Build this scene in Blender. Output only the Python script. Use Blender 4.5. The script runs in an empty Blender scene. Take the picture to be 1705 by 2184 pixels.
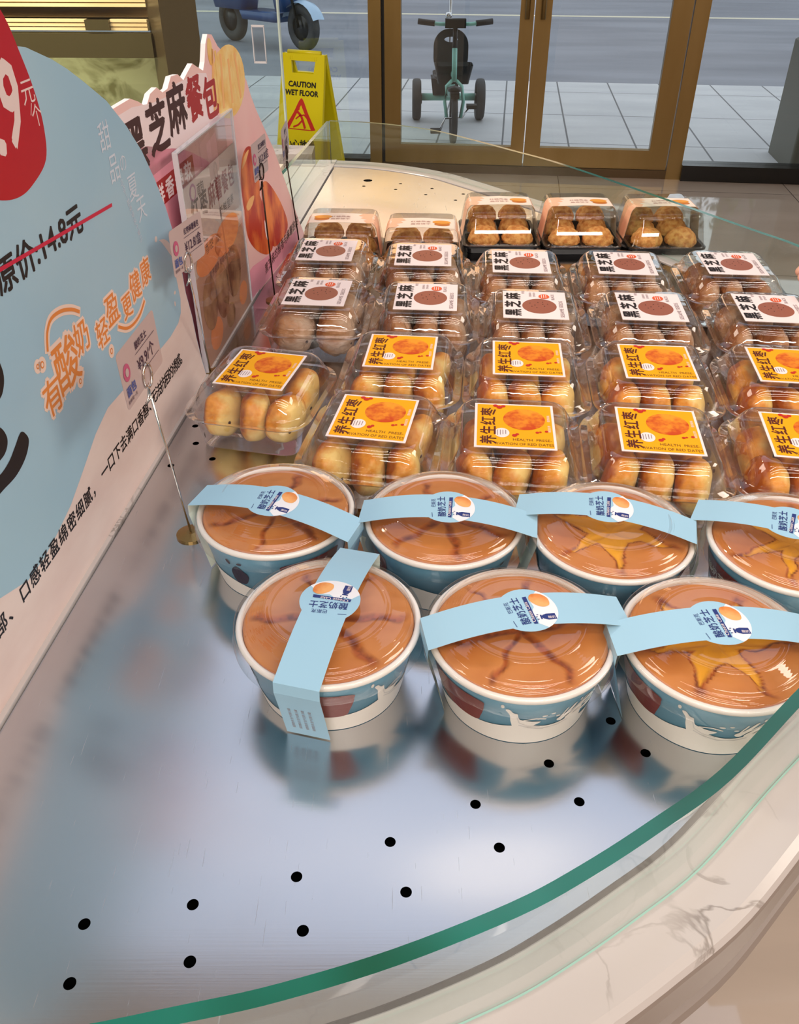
import bpy, bmesh, math, random
from mathutils import Vector, Matrix, noise
from mathutils.geometry import tessellate_polygon
random.seed(7)
PI = math.pi
SC = bpy.context.scene
COL = SC.collection
R = math.radians

# ------------------------------------------------------------------ camera, world, lights, exposure
CAM_H, PITCH, FPX = 1.35, 36.1, 1816.0
cam_data = bpy.data.cameras.new('camera')
cam_data.sensor_fit = 'VERTICAL'; cam_data.sensor_height = 24.0
cam_data.lens = 24.0 * FPX / 2184.0
cam_data.clip_start = 0.02; cam_data.clip_end = 300
cam = bpy.data.objects.new('camera', cam_data); COL.objects.link(cam)
cam.location = (0, 0, CAM_H); cam.rotation_euler = (R(90 - PITCH), 0, 0)
SC.camera = cam
SC.view_settings.view_transform = 'Standard'; SC.view_settings.look = 'None'
SC.view_settings.gamma = 1.0; SC.view_settings.exposure = 0.0
SC.view_settings.use_curve_mapping = False
SC.cycles.transparent_max_bounces = 40
SC.cycles.max_bounces = 10
SC.cycles.caustics_reflective = True; SC.cycles.blur_glossy = 0.6; SC.cycles.caustics_refractive = False
SC.cycles.sample_clamp_indirect = 6.0
SC.cycles.use_denoising = True

world = bpy.data.worlds.new('overcast'); SC.world = world; world.use_nodes = True
bg = world.node_tree.nodes['Background']
bg.inputs[0].default_value = (0.92, 0.93, 0.95, 1); bg.inputs[1].default_value = 1.7

def area(name, loc, size, power, color, rot=(0, 0, 0), shape='RECTANGLE', size_y=None, spread=None):
    l = bpy.data.lights.new(name, 'AREA'); l.energy = power; l.color = color; l.shape = shape
    l.size = size; l.size_y = size_y or size
    if spread: l.spread = spread
    o = bpy.data.objects.new(name, l); o.location = loc; o.rotation_euler = rot
    COL.objects.link(o); return o
area('ceiling_panel_lamp', (0.0, 2.1, 2.93), 3.2, 16.5, (0.56, 0.74, 1.0), size_y=1.7)
for ly in (-0.35, -0.85, -1.4, -2.0):
    area('strip_lamp', (0.4, ly, 2.93), 3.0, 15, (1.0, 0.90, 0.80), size_y=0.07)
for lz in (2.35,):
    area('front_fill_strip', (0.3, -2.4, lz), 2.6, 26, (1.0, 0.92, 0.84), rot=(R(62), 0, 0), size_y=0.05)  # added fill behind the camera to brighten the tub sides
area('ceiling_panel_lamp', (-2.6, 0.6, 2.93), 1.4, 50, (1.0, 0.86, 0.72), size_y=1.4)  # added side fill for the goods, unseen, kept out of the steel reflection
area('ceiling_panel_lamp', (2.8, 0.6, 2.93), 1.4, 60, (1.0, 0.88, 0.76), size_y=1.4)  # matching added fill on the right, not a known ceiling fitting
area('downlight_lamp', (-1.7, 2.0, 2.93), 0.3, 30, (1.0, 0.82, 0.60), shape='DISK')  # added unseen light to brighten the bamboo shelf
area('downlight_lamp', (0.33, 1.56, 2.93), 0.07, 0.45, (1.0, 0.80, 0.55), shape='DISK')
area('downlight_lamp', (-0.42, 1.70, 2.93), 0.07, 0.2, (1.0, 0.80, 0.6), shape='DISK')
area('cabinet_fill', (-1.55, 3.16, .90), 1.1, 5, (1.0, 0.90, 0.66), rot=(R(25), 0, 0), size_y=0.06)  # added light under the rail to lift the marbled back panel
area('shelf_fill', (-1.5, 2.55, 1.75), 1.2, 19, (1.0, 0.84, 0.58), rot=(R(42), 0, 0), size_y=0.15)  # added above the view to brighten the shelf slats
area('warm_glow_fill', (0.15, 4.6, 1.74), 1.4, 3.4, (1.0, 0.58, 0.30), rot=(R(-78), 0, 0), size_y=0.42)  # added unseen warm panel, mirrored as a tan glow in the far steel

# ------------------------------------------------------------------ materials
MATS = {}
def mat(name, col=(0.8, 0.8, 0.8), rough=0.5, metal=0.0, spec=0.5, coat=0.0, **kw):
    if name in MATS: return MATS[name]
    m = bpy.data.materials.new(name); m.use_nodes = True
    b = m.node_tree.nodes['Principled BSDF']
    b.inputs['Base Color'].default_value = (*col, 1); b.inputs['Roughness'].default_value = rough
    b.inputs['Metallic'].default_value = metal; b.inputs['Specular IOR Level'].default_value = spec
    b.inputs['Coat Weight'].default_value = coat
    for k, v in kw.items(): b.inputs[k.replace('_', ' ')].default_value = v
    MATS[name] = m; return m
def srgb(r, g, b):
    f = lambda c: (c / 255 / 12.92) if c / 255 <= 0.04045 else ((c / 255 + 0.055) / 1.055) ** 2.4
    return (f(r), f(g), f(b))
def N(m, t, **kw):
    n = m.node_tree.nodes.new(t)
    for k, v in kw.items(): setattr(n, k, v)
    return n
def L(m, a, b): m.node_tree.links.new(a, b)
def bsdf(m): return m.node_tree.nodes['Principled BSDF']

def noisy(name, c1, c2, scale=5, rough=0.5, detail=4, bump=0.0, bscale=None, stretch=(1, 1, 1), lo=0.35, hi=0.65, dist=0.0, **kw):
    m = mat(name, c1, rough, **kw)
    tc = N(m, 'ShaderNodeTexCoord'); mp = N(m, 'ShaderNodeMapping'); mp.inputs['Scale'].default_value = stretch
    L(m, tc.outputs['Object'], mp.inputs[0])
    ns = N(m, 'ShaderNodeTexNoise'); ns.inputs['Scale'].default_value = scale; ns.inputs['Detail'].default_value = detail
    ns.inputs['Distortion'].default_value = dist
    L(m, mp.outputs[0], ns.inputs[0])
    rp = N(m, 'ShaderNodeValToRGB'); e = rp.color_ramp.elements
    e[0].position = lo; e[0].color = (*c1, 1); e[1].position = hi; e[1].color = (*c2, 1)
    L(m, ns.outputs[0], rp.inputs[0]); L(m, rp.outputs[0], bsdf(m).inputs['Base Color'])
    if bump:
        n2 = N(m, 'ShaderNodeTexNoise'); n2.inputs['Scale'].default_value = bscale or scale * 3; n2.inputs['Detail'].default_value = 5
        L(m, mp.outputs[0], n2.inputs[0])
        bp = N(m, 'ShaderNodeBump'); bp.inputs['Strength'].default_value = bump; bp.inputs['Distance'].default_value = 0.002
        L(m, n2.outputs[0], bp.inputs['Height']); L(m, bp.outputs[0], bsdf(m).inputs['Normal'])
    return m

def clear(name, tint=(1, 1, 1), gloss=0.9, rough=0.03, power=4.0, base=0.05, gcol=(1, 1, 1), bump=0.0):
    """thin transparent sheet: see-through with angle-dependent sheen, the same from both sides"""
    m = bpy.data.materials.new(name); m.use_nodes = True; nt = m.node_tree
    nt.nodes.remove(nt.nodes['Principled BSDF'])
    tr = N(m, 'ShaderNodeBsdfTransparent'); tr.inputs[0].default_value = (*tint, 1)
    gl = N(m, 'ShaderNodeBsdfGlossy'); gl.inputs['Roughness'].default_value = rough; gl.inputs['Color'].default_value = (*gcol, 1)
    lw = N(m, 'ShaderNodeLayerWeight'); lw.inputs[0].default_value = 0.5
    pw = N(m, 'ShaderNodeMath', operation='POWER'); pw.inputs[1].default_value = power
    ml = N(m, 'ShaderNodeMath', operation='MULTIPLY_ADD'); ml.inputs[1].default_value = gloss; ml.inputs[2].default_value = base
    mx = N(m, 'ShaderNodeMixShader')
    L(m, lw.outputs['Facing'], pw.inputs[0]); L(m, pw.outputs[0], ml.inputs[0]); L(m, ml.outputs[0], mx.inputs[0])
    L(m, tr.outputs[0], mx.inputs[1]); L(m, gl.outputs[0], mx.inputs[2])
    if bump:
        tc = N(m, 'ShaderNodeTexCoord'); ns = N(m, 'ShaderNodeTexNoise'); ns.inputs['Scale'].default_value = 35
        L(m, tc.outputs['Object'], ns.inputs[0])
        bp = N(m, 'ShaderNodeBump'); bp.inputs['Strength'].default_value = bump; bp.inputs['Distance'].default_value = 0.003
        L(m, ns.outputs[0], bp.inputs['Height']); L(m, bp.outputs[0], gl.inputs['Normal'])
    L(m, mx.outputs[0], nt.nodes['Material Output'].inputs[0])
    MATS[name] = m; return m

M_plastic = clear('clear_plastic', (0.985, 0.98, 0.98), gloss=0.9, rough=0.03, power=2.4, base=0.055, bump=0.2)
M_lid = clear('clear_lid', (0.99, 0.985, 0.98), gloss=0.8, rough=0.025, power=3.0, base=0.055)
M_smoke = clear('cookie_lid_plastic', (0.90, 0.88, 0.86), gloss=0.5, rough=0.015, power=4, base=0.04)
M_glass = clear('guard_glass', (0.93, 0.975, 0.955), gloss=0.85, rough=0.01, power=4.5, base=0.04)
M_shopglass = clear('shop_glass', (0.80, 0.84, 0.86), gloss=0.75, rough=0.01, power=4, base=0.06)
M_acrylic = clear('acrylic_sheet', (0.93, 0.93, 0.94), gloss=0.45, rough=0.02, power=2.2, base=0.06)
M_edge = mat('green_glass_edge', srgb(20, 128, 100), 0.12, spec=0.8)
_m = M_edge; _tc = N(_m, 'ShaderNodeTexCoord'); _ns = N(_m, 'ShaderNodeTexNoise'); _ns.inputs['Scale'].default_value = 9
L(_m, _tc.outputs['Object'], _ns.inputs[0]); _r = N(_m, 'ShaderNodeValToRGB')
_r.color_ramp.elements[0].position = .35; _r.color_ramp.elements[0].color = (*srgb(6, 78, 58), 1)
_r.color_ramp.elements[1].position = .65; _r.color_ramp.elements[1].color = (*srgb(20, 112, 98), 1)
L(_m, _ns.outputs[0], _r.inputs[0]); L(_m, _r.outputs[0], bsdf(_m).inputs['Base Color'])

# brushed steel
M_steel = mat('brushed_steel', (0.575, 0.58, 0.60), 0.2, metal=1.0)
def steel_nodes(m):
    b = bsdf(m); b.inputs['Anisotropic'].default_value = 0.75
    tg = N(m, 'ShaderNodeCombineXYZ'); tg.inputs[0].default_value = 1.0; L(m, tg.outputs[0], b.inputs['Tangent'])
    tc = N(m, 'ShaderNodeTexCoord'); mp = N(m, 'ShaderNodeMapping'); mp.inputs['Scale'].default_value = (6, 420, 1)
    L(m, tc.outputs['Object'], mp.inputs[0])
    ns = N(m, 'ShaderNodeTexNoise'); ns.inputs['Scale'].default_value = 2.0; ns.inputs['Detail'].default_value = 3
    L(m, mp.outputs[0], ns.inputs[0])
    n2 = N(m, 'ShaderNodeTexNoise'); n2.inputs['Scale'].default_value = 5; n2.inputs['Detail'].default_value = 6
    L(m, tc.outputs['Object'], n2.inputs[0])
    # scratches
    mp3 = N(m, 'ShaderNodeMapping'); mp3.inputs['Scale'].default_value = (230, 9, 1); mp3.inputs['Rotation'].default_value = (0, 0, 0.5)
    L(m, tc.outputs['Object'], mp3.inputs[0])
    n3 = N(m, 'ShaderNodeTexNoise'); n3.inputs['Scale'].default_value = 3; n3.inputs['Detail'].default_value = 2; L(m, mp3.outputs[0], n3.inputs[0])
    r3 = N(m, 'ShaderNodeMapRange'); r3.inputs[1].default_value = 0.70; r3.inputs[2].default_value = 0.80
    L(m, n3.outputs[0], r3.inputs[0])
    rr = N(m, 'ShaderNodeMapRange'); rr.inputs[1].default_value = 0.3; rr.inputs[2].default_value = 0.7
    rr.inputs[3].default_value = 0.15; rr.inputs[4].default_value = 0.23
    L(m, n2.outputs[0], rr.inputs[0])
    ad = N(m, 'ShaderNodeMath', operation='MULTIPLY_ADD'); ad.inputs[1].default_value = 0.2
    L(m, r3.outputs[0], ad.inputs[0]); L(m, rr.outputs[0], ad.inputs[2]); L(m, ad.outputs[0], b.inputs['Roughness'])
    bp = N(m, 'ShaderNodeBump'); bp.inputs['Strength'].default_value = 0.022; bp.inputs['Distance'].default_value = 0.0004
    L(m, ns.outputs[0], bp.inputs['Height']); L(m, bp.outputs[0], b.inputs['Normal'])
steel_nodes(M_steel)
M_stone = mat('pale_stone', srgb(190, 184, 182), 0.18)
def stone_nodes(m):
    tc = N(m, 'ShaderNodeTexCoord'); a = N(m, 'ShaderNodeTexNoise'); a.inputs['Scale'].default_value = 11; a.inputs['Detail'].default_value = 5; a.inputs['Distortion'].default_value = 1.8
    L(m, tc.outputs['Object'], a.inputs[0])
    sb = N(m, 'ShaderNodeMath', operation='SUBTRACT'); sb.inputs[1].default_value = 0.5; L(m, a.outputs[0], sb.inputs[0])
    ab = N(m, 'ShaderNodeMath', operation='ABSOLUTE'); L(m, sb.outputs[0], ab.inputs[0])
    v = N(m, 'ShaderNodeMapRange'); v.inputs[1].default_value = 0.003; v.inputs[2].default_value = 0.022; v.inputs[3].default_value = 1; v.inputs[4].default_value = 0; L(m, ab.outputs[0], v.inputs[0])
    b = N(m, 'ShaderNodeTexNoise'); b.inputs['Scale'].default_value = 7; L(m, tc.outputs['Object'], b.inputs[0])
    w = N(m, 'ShaderNodeMapRange'); w.inputs[1].default_value = 0.50; w.inputs[2].default_value = 0.62; L(m, b.outputs[0], w.inputs[0])
    ml = N(m, 'ShaderNodeMath', operation='MULTIPLY'); L(m, v.outputs[0], ml.inputs[0]); L(m, w.outputs[0], ml.inputs[1])
    mx = N(m, 'ShaderNodeMix', data_type='RGBA'); L(m, ml.outputs[0], mx.inputs[0]); mx.inputs[6].default_value = (*srgb(192, 185, 183), 1); mx.inputs[7].default_value = (*srgb(150, 142, 138), 1)
    L(m, mx.outputs[2], bsdf(m).inputs['Base Color'])
stone_nodes(M_stone)
M_body = mat('cream_panel', srgb(196, 184, 172), 0.35)
M_under = mat('taupe_shade_panel', srgb(138, 126, 120), 0.4)  # taupe side of the rim, with its shade put into the colour
M_dark = mat('dark_void', (0.01, 0.01, 0.01), 0.9)
M_white = mat('white_paper', srgb(246, 240, 238), 0.5)
M_black = mat('black_print', srgb(24, 16, 18), 0.5)
M_rubber = mat('black_rubber', srgb(32, 32, 34), 0.6)
M_blackp = mat('black_plastic', srgb(22, 22, 24), 0.3)
M_chrome = mat('chrome_wire', (0.75, 0.72, 0.68), 0.15, metal=1.0)
M_gold = noisy('brushed_gold', srgb(160, 134, 88), srgb(148, 122, 76), scale=2, rough=0.32, metal=0.9, stretch=(3, 3, 0.5))

# ------------------------------------------------------------------ object helpers
def link(name, me, parent=None, loc=None, rot=None):
    o = bpy.data.objects.new(name, me); COL.objects.link(o)
    if parent: o.parent = parent
    if loc is not None: o.location = loc
    if rot is not None: o.rotation_euler = rot
    return o
def tag(o, label, cat=None, group=None):
    o['label'] = label
    if cat: o['category'] = cat
    if group: o['group'] = group
    return o
def struct(o): o['kind'] = 'structure'; return o
def empty(name, loc, rz=0.0, label=None, cat=None, group=None):
    o = link(name, None, None, loc, (0, 0, rz)); o.empty_display_size = 0.05
    if label: tag(o, label, cat, group)
    return o
def copy_tree(o, parent=None):
    c = o.copy(); COL.objects.link(c)
    if parent: c.parent = parent
    for ch in list(o.children): copy_tree(ch, c)
    return c

class MB:
    """mesh builder: plain vertex/face lists with material slots"""
    def __init__(s): s.v = []; s.f = []; s.m = []; s.sm = []; s.mats = []
    def mi(s, m):
        if m not in s.mats: s.mats.append(m)
        return s.mats.index(m)
    def add(s, vs, fs, m, smooth=False, T=None):
        o = len(s.v); k = s.mi(m)
        s.v += [tuple(T @ Vector(v)) if T else tuple(v) for v in vs]
        for f in fs: s.f.append([i + o for i in f]); s.m.append(k); s.sm.append(smooth)
        return s
    def box(s, lo, hi, m, T=None):
        x0, y0, z0 = lo; x1, y1, z1 = hi
        vs = [(x0, y0, z0), (x1, y0, z0), (x1, y1, z0), (x0, y1, z0), (x0, y0, z1), (x1, y0, z1), (x1, y1, z1), (x0, y1, z1)]
        return s.add(vs, [(3, 2, 1, 0), (4, 5, 6, 7), (0, 1, 5, 4), (1, 2, 6, 5), (2, 3, 7, 6), (3, 0, 4, 7)], m, False, T)
    def lathe(s, prof, m, n=48, T=None, smooth=True, closed=False):
        vs = []; fs = []; k = len(prof)
        for i in range(n):
            a = 2 * PI * i / n
            for r, z in prof: vs.append((r * math.cos(a), r * math.sin(a), z))
        rng = k if closed else k - 1
        for i in range(n):
            j = (i + 1) % n
            for q in range(rng):
                p = (q + 1) % k
                fs.append((i * k + q, j * k + q, j * k + p, i * k + p))
        return s.add(vs, fs, m, smooth, T)
    def tube(s, pts, r, m, n=8, closed=False, T=None):
        pts = [Vector(p) for p in pts]; vs = []; fs = []; K = len(pts)
        rr = r if isinstance(r, (list, tuple)) else [r] * K
        up = Vector((0.123, 0.3, 0.95))
        for i, p in enumerate(pts):
            if closed: t = pts[(i + 1) % K] - pts[i - 1]
            else: t = pts[min(i + 1, K - 1)] - pts[max(i - 1, 0)]
            t.normalize(); a = t.cross(up)
            if a.length < 1e-3: a = t.cross(Vector((1, 0, 0)))
            a.normalize(); b = t.cross(a)
            for j in range(n):
                an = 2 * PI * j / n; vs.append(p + (a * math.cos(an) + b * math.sin(an)) * rr[i])
        seg = K if closed else K - 1
        for i in range(seg):
            i2 = (i + 1) % K
            for j in range(n):
                j2 = (j + 1) % n; fs.append((i * n + j, i * n + j2, i2 * n + j2, i2 * n + j))
        if not closed: fs += [tuple(range(n))[::-1], tuple((K - 1) * n + j for j in range(n))]
        return s.add(vs, fs, m, True, T)
    def loft(s, rings, m, cap0=True, cap1=True, smooth=False, T=None):
        n = len(rings[0]); vs = [p for r in rings for p in r]; fs = []
        for i in range(len(rings) - 1):
            for j in range(n):
                k = (j + 1) % n; fs.append((i * n + j, i * n + k, (i + 1) * n + k, (i + 1) * n + j))
        if cap0: fs.append(tuple(range(n))[::-1])
        if cap1: fs.append(tuple((len(rings) - 1) * n + j for j in range(n)))
        return s.add(vs, fs, m, smooth, T)
    def prism(s, poly, z0, z1, m, mside=None, T=None):
        """poly 2D outline extruded from z0 to z1"""
        n = len(poly); tri = tessellate_polygon([[Vector((x, y, 0)) for x, y in poly]])
        vs = [(x, y, z0) for x, y in poly] + [(x, y, z1) for x, y in poly]
        ar = sum(poly[i][0] * poly[(i + 1) % n][1] - poly[(i + 1) % n][0] * poly[i][1] for i in range(n))
        top = []; bot = []
        for t in tri:
            a, b, c = [poly[i] for i in t]
            sg = (b[0] - a[0]) * (c[1] - a[1]) - (c[0] - a[0]) * (b[1] - a[1])
            t = tuple(t) if sg > 0 else tuple(t)[::-1]
            top.append(tuple(i + n for i in t)); bot.append(t[::-1])
        s.add(vs, top + bot, m, False, T)
        sides = [(i, (i + 1) % n, (i + 1) % n + n, i + n) if ar > 0 else ((i + 1) % n, i, i + n, (i + 1) % n + n) for i in range(n)]
        return s.add(vs, sides, mside or m, False, T)
    def mesh(s, name):
        me = bpy.data.meshes.new(name); me.from_pydata(s.v, [], s.f)
        for m in s.mats: me.materials.append(m)
        me.polygons.foreach_set('material_index', s.m); me.polygons.foreach_set('use_smooth', s.sm)
        me.update(); return me
    def build(s, name, parent=None, loc=None, rot=None): return link(name, s.mesh(name), parent, loc, rot)

def rrect(hx, hy, r, z, n=6):
    pts = []
    for cx, cy, a0 in ((hx - r, hy - r, 0), (-hx + r, hy - r, 90), (-hx + r, -hy + r, 180), (hx - r, -hy + r, 270)):
        for i in range(n + 1):
            a = R(a0 + 90 * i / n); pts.append((cx + r * math.cos(a), cy + r * math.sin(a), z))
    return pts
def spline(pts, per=10, closed=False):
    out = []; n = len(pts); P = [Vector(p) for p in pts]
    rng = n if closed else n - 1
    for i in range(rng):
        if closed: a, b, c, d = P[i - 1], P[i], P[(i + 1) % n], P[(i + 2) % n]
        else: a, b, c, d = P[max(i - 1, 0)], P[i], P[i + 1], P[min(i + 2, n - 1)]
        for k in range(per):
            t = k / per
            out.append(0.5 * ((2 * b) + (c - a) * t + (2 * a - 5 * b + 4 * c - d) * t * t + (3 * b - a - 3 * c + d) * t ** 3))
    if not closed: out.append(P[-1])
    return out

# ------------------------------------------------------------------ printed artwork (flat layers, text as real outlines)
_tcache = {}
def glyphs(s, bold=0.0, res=2):
    key = (s, bold, res)
    if key in _tcache: return _tcache[key]
    c = bpy.data.curves.new('lettering', 'FONT'); c.body = s; c.size = 1; c.resolution_u = res; c.offset = bold
    o = bpy.data.objects.new('lettering', c); COL.objects.link(o)
    dg = bpy.context.evaluated_depsgraph_get(); dg.update()
    me = bpy.data.meshes.new_from_object(o.evaluated_get(dg))
    vs = [(v.co.x, v.co.y) for v in me.vertices]; fs = [tuple(p.vertices) for p in me.polygons]
    bpy.data.objects.remove(o); bpy.data.curves.remove(c); bpy.data.meshes.remove(me)
    _tcache[key] = (vs, fs); return _tcache[key]

class Art:
    def __init__(s, step=1.0): s.items = []; s.step = step
    def tri(s, pts, layer, m): s.items.append((pts, layer, m))
    def poly(s, pts, m, layer=1):
        t = tessellate_polygon([[Vector((x, y, 0)) for x, y in pts]])
        for q in t:
            a, b, c = [pts[i] for i in q]
            if (b[0] - a[0]) * (c[1] - a[1]) - (c[0] - a[0]) * (b[1] - a[1]) < 0: b, c = c, b
            s._sub(a, b, c, layer, m)
        return s
    def _sub(s, a, b, c, layer, m):
        e = [(math.dist(a, b), 0), (math.dist(b, c), 1), (math.dist(c, a), 2)]; mx = max(e)
        if mx[0] <= s.step: s.items.append(((a, b, c), layer, m)); return
        mid = lambda p, q: ((p[0] + q[0]) / 2, (p[1] + q[1]) / 2)
        if mx[1] == 0: d = mid(a, b); s._sub(a, d, c, layer, m); s._sub(d, b, c, layer, m)
        elif mx[1] == 1: d = mid(b, c); s._sub(a, b, d, layer, m); s._sub(a, d, c, layer, m)
        else: d = mid(c, a); s._sub(a, b, d, layer, m); s._sub(d, b, c, layer, m)
    def rect(s, x0, y0, x1, y1, m, layer=1): return s.poly([(x0, y0), (x1, y0), (x1, y1), (x0, y1)], m, layer)
    def ell(s, cx, cy, rx, ry, m, layer=1, n=28, rot=0):
        return s.poly([(cx + rx * math.cos(2 * PI * i / n) * math.cos(rot) - ry * math.sin(2 * PI * i / n) * math.sin(rot),
                        cy + rx * math.cos(2 * PI * i / n) * math.sin(rot) + ry * math.sin(2 * PI * i / n) * math.cos(rot)) for i in range(n)], m, layer)
    def blob(s, pts, m, layer=1, per=6):
        return s.poly([(p[0], p[1]) for p in spline([(x, y, 0) for x, y in pts], per, True)], m, layer)
    def stroke(s, pts, w, m, layer=1):
        """one continuous ribbon along the points"""
        P = [Vector(pts[0])] + [Vector(p) for a_, p in zip(pts, pts[1:]) if math.dist(a_, p) > 1e-7]
        if len(P) < 2: return s
        Lf, Rt = [], []
        for i in range(len(P)):
            t = (P[min(i + 1, len(P) - 1)] - P[max(i - 1, 0)]).normalized(); n = Vector((-t.y, t.x)) * w / 2
            e = -t * w * .3 if i == 0 else (t * w * .3 if i == len(P) - 1 else Vector((0, 0)))
            Lf.append(P[i] + n + e); Rt.append(P[i] - n + e)
        for i in range(len(P) - 1):
            s.items.append(((tuple(Rt[i]), tuple(Rt[i + 1]), tuple(Lf[i + 1]), tuple(Lf[i])), layer, m))
        return s
    def text(s, t, x, y, size, m, layer=2, rot=0.0, sx=1.0, bold=0.0, shear=0.0, center=False, res=2, adv=None):
        if adv:   # per-character advance
            for i, ch in enumerate(t):
                s.text(ch, x + adv * i * math.cos(rot), y + adv * i * math.sin(rot), size, m, layer, rot, sx, bold, shear, False, res)
            return s
        if bold > 0:
            k = 8 if bold > .05 else 4; rr = bold * size
            for i in range(k): s.text(t, x + rr * math.cos(2 * PI * i / k + .4), y + rr * math.sin(2 * PI * i / k + .4), size, m, layer + i * .02, rot, sx, 0, shear, center, res)
        vs, fs = glyphs(t, 0, res)
        if not vs: return s
        ox = (max(v[0] for v in vs) + min(v[0] for v in vs)) / 2 if center else 0
        oy = (max(v[1] for v in vs) + min(v[1] for v in vs)) / 2 if center else 0
        c, sn = math.cos(rot), math.sin(rot); pv = []
        for a, b in vs:
            a = (a - ox) * size * sx; b = (b - oy) * size; a += shear * b
            pv.append((x + a * c - b * sn, y + a * sn + b * c))
        for f in fs: s.items.append((tuple(pv[i] for i in f), layer, m))
        return s
    def into(s, mb, fn):
        for pts, layer, m in s.items:
            mb.add([fn(p[0], p[1], layer) for p in pts], [tuple(range(len(pts)))], m)
        return mb

# ================================================================== STRUCTURE
FY = R(-6.6)                                   # the shop front runs at 6.6 degrees
FE = Vector((math.cos(FY), math.sin(FY), 0)); FN = Vector((-math.sin(FY), math.cos(FY), 0))
FT = Matrix.Translation((0, 5.335, 0)) @ Matrix.Rotation(FY, 4, 'Z')     # local x along the shop front, y outwards

# floor tiles
m_floor = mat('glossy_floor_tile', srgb(168, 156, 146), 0.04, spec=0.8, coat=0.6)
bsdf(m_floor).inputs['Coat Roughness'].default_value = 0.02
def tile_nodes(m, c1, c2, joint, sx, sy, ox, oy, jw, rot=-FY):
    tc = N(m, 'ShaderNodeTexCoord'); mp = N(m, 'ShaderNodeMapping'); mp.inputs['Location'].default_value = (ox, oy, 0)
    L(m, tc.outputs['Object'], mp.inputs[0])
    sp = N(m, 'ShaderNodeSeparateXYZ'); L(m, mp.outputs[0], sp.inputs[0])
    outs = []
    for i, s_ in ((0, sx), (1, sy)):
        md = N(m, 'ShaderNodeMath', operation='PINGPONG'); md.inputs[1].default_value = s_ / 2; L(m, sp.outputs[i], md.inputs[0])
        lt = N(m, 'ShaderNodeMath', operation='LESS_THAN'); lt.inputs[1].default_value = jw; L(m, md.outputs[0], lt.inputs[0]); outs.append(lt)
    mxx = N(m, 'ShaderNodeMath', operation='MAXIMUM'); L(m, outs[0].outputs[0], mxx.inputs[0]); L(m, outs[1].outputs[0], mxx.inputs[1])
    ns = N(m, 'ShaderNodeTexNoise'); ns.inputs['Scale'].default_value = 1.7; ns.inputs['Detail'].default_value = 6
    mp2 = N(m, 'ShaderNodeMapping'); mp2.inputs['Scale'].default_value = (0.6, 2.2, 1)
    L(m, tc.outputs['Object'], mp2.inputs[0]); L(m, mp2.outputs[0], ns.inputs[0])
    rp = N(m, 'ShaderNodeValToRGB'); e = rp.color_ramp.elements; e[0].position = .3; e[1].position = .7
    e[0].color = (*c1, 1); e[1].color = (*c2, 1); L(m, ns.outputs[0], rp.inputs[0])
    mix = N(m, 'ShaderNodeMix', data_type='RGBA'); L(m, mxx.outputs[0], mix.inputs[0]); L(m, rp.outputs[0], mix.inputs[6]); mix.inputs[7].default_value = (*joint, 1)
    L(m, mix.outputs[2], bsdf(m).inputs['Base Color'])
tile_nodes(m_floor, srgb(172, 158, 146), srgb(190, 175, 163), srgb(98, 88, 82), 1.27, 1.27, -0.938, 0.27, 0.0025)
fl = struct(MB().box((-5, -9, -0.1), (6, 0.02, 0.0), m_floor).build('floor')); fl.matrix_world = FT
m_pave = mat('pavement_slabs', srgb(150, 152, 156), 0.55)
tile_nodes(m_pave, srgb(186, 188, 192), srgb(206, 207, 210), srgb(92, 95, 100), 0.435, 0.90, 0.27, -0.78, 0.006)
pv = struct(MB().box((-12, 0.02, -0.1), (14, 3.05, 0.0), m_pave).build('pavement')); pv.matrix_world = FT
m_road = noisy('asphalt', srgb(118, 122, 132), srgb(140, 144, 154), scale=1.6, rough=0.75, detail=9, bump=0.3, bscale=60, stretch=(0.25, 1, 1))
rd = struct(MB().box((-40, 3.05, -0.12), (40, 40, -0.015), m_road).build('road')); rd.matrix_world = FT
m_line = mat('road_paint', srgb(222, 214, 190), 0.6)
rl = struct(MB().box((-40, 8.05, -0.016), (40, 8.17, -0.012), m_line).build('road_line')); rl.matrix_world = FT
m_wall = mat('plain_wall', srgb(196, 178, 160), 0.6)
m_ceil = mat('ceiling_paint', srgb(205, 196, 190), 0.7)
def wall(name, lo, hi, m): o = struct(MB().box(lo, hi, m).build(name)); o.matrix_world = FT; return o
wall('ceiling', (-5, -9, 3.0), (6, 0.1, 3.1), m_ceil)
wall('wall_left', (-5.1, -9, 0), (-5, 0.1, 3.0), m_wall)
wall('wall_right', (6, -9, 0), (6.1, 0.1, 3.0), m_wall)
wall('wall_back', (-5, -9.1, 0), (6, -9, 3.0), m_wall)
wall('wall_front', (-5, 0.0, 2.45), (6, 0.12, 3.0), m_wall)
M_sill = mat('black_sill', srgb(16, 17, 18), 0.25)

def fpart(name, parent, boxes, m):
    b = MB()
    for lo, hi in boxes: b.box(lo, hi, m)
    return b.build(name, parent)
def door(name, s0, s1, st0, st1, label):
    d = struct(empty(name, (0, 5.335, 0), FY)); 
    fr = MB()
    fr.box((s0, -0.02, 0.048), (s0 + st0, 0.03, 2.3), M_gold); fr.box((s1 - st1, -0.02, 0.048), (s1, 0.03, 2.3), M_gold)
    fr.box((s0 + st0, -0.02, 0.048), (s1 - st1, 0.03, 0.150), M_gold); fr.box((s0 + st0, -0.02, 2.2), (s1 - st1, 0.03, 2.3), M_gold)
    fr.build('door_frame', d)
    MB().box((s0 + st0, 0.0, 0.15), (s1 - st1, 0.008, 2.2), M_shopglass).build('glass_pane', d)
    return d
d1 = door('door_1', -0.082, 0.725, 0.091, 0.073, '')
d2 = door('door_2', 0.731, 1.547, 0.088, 0.105, '')
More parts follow.
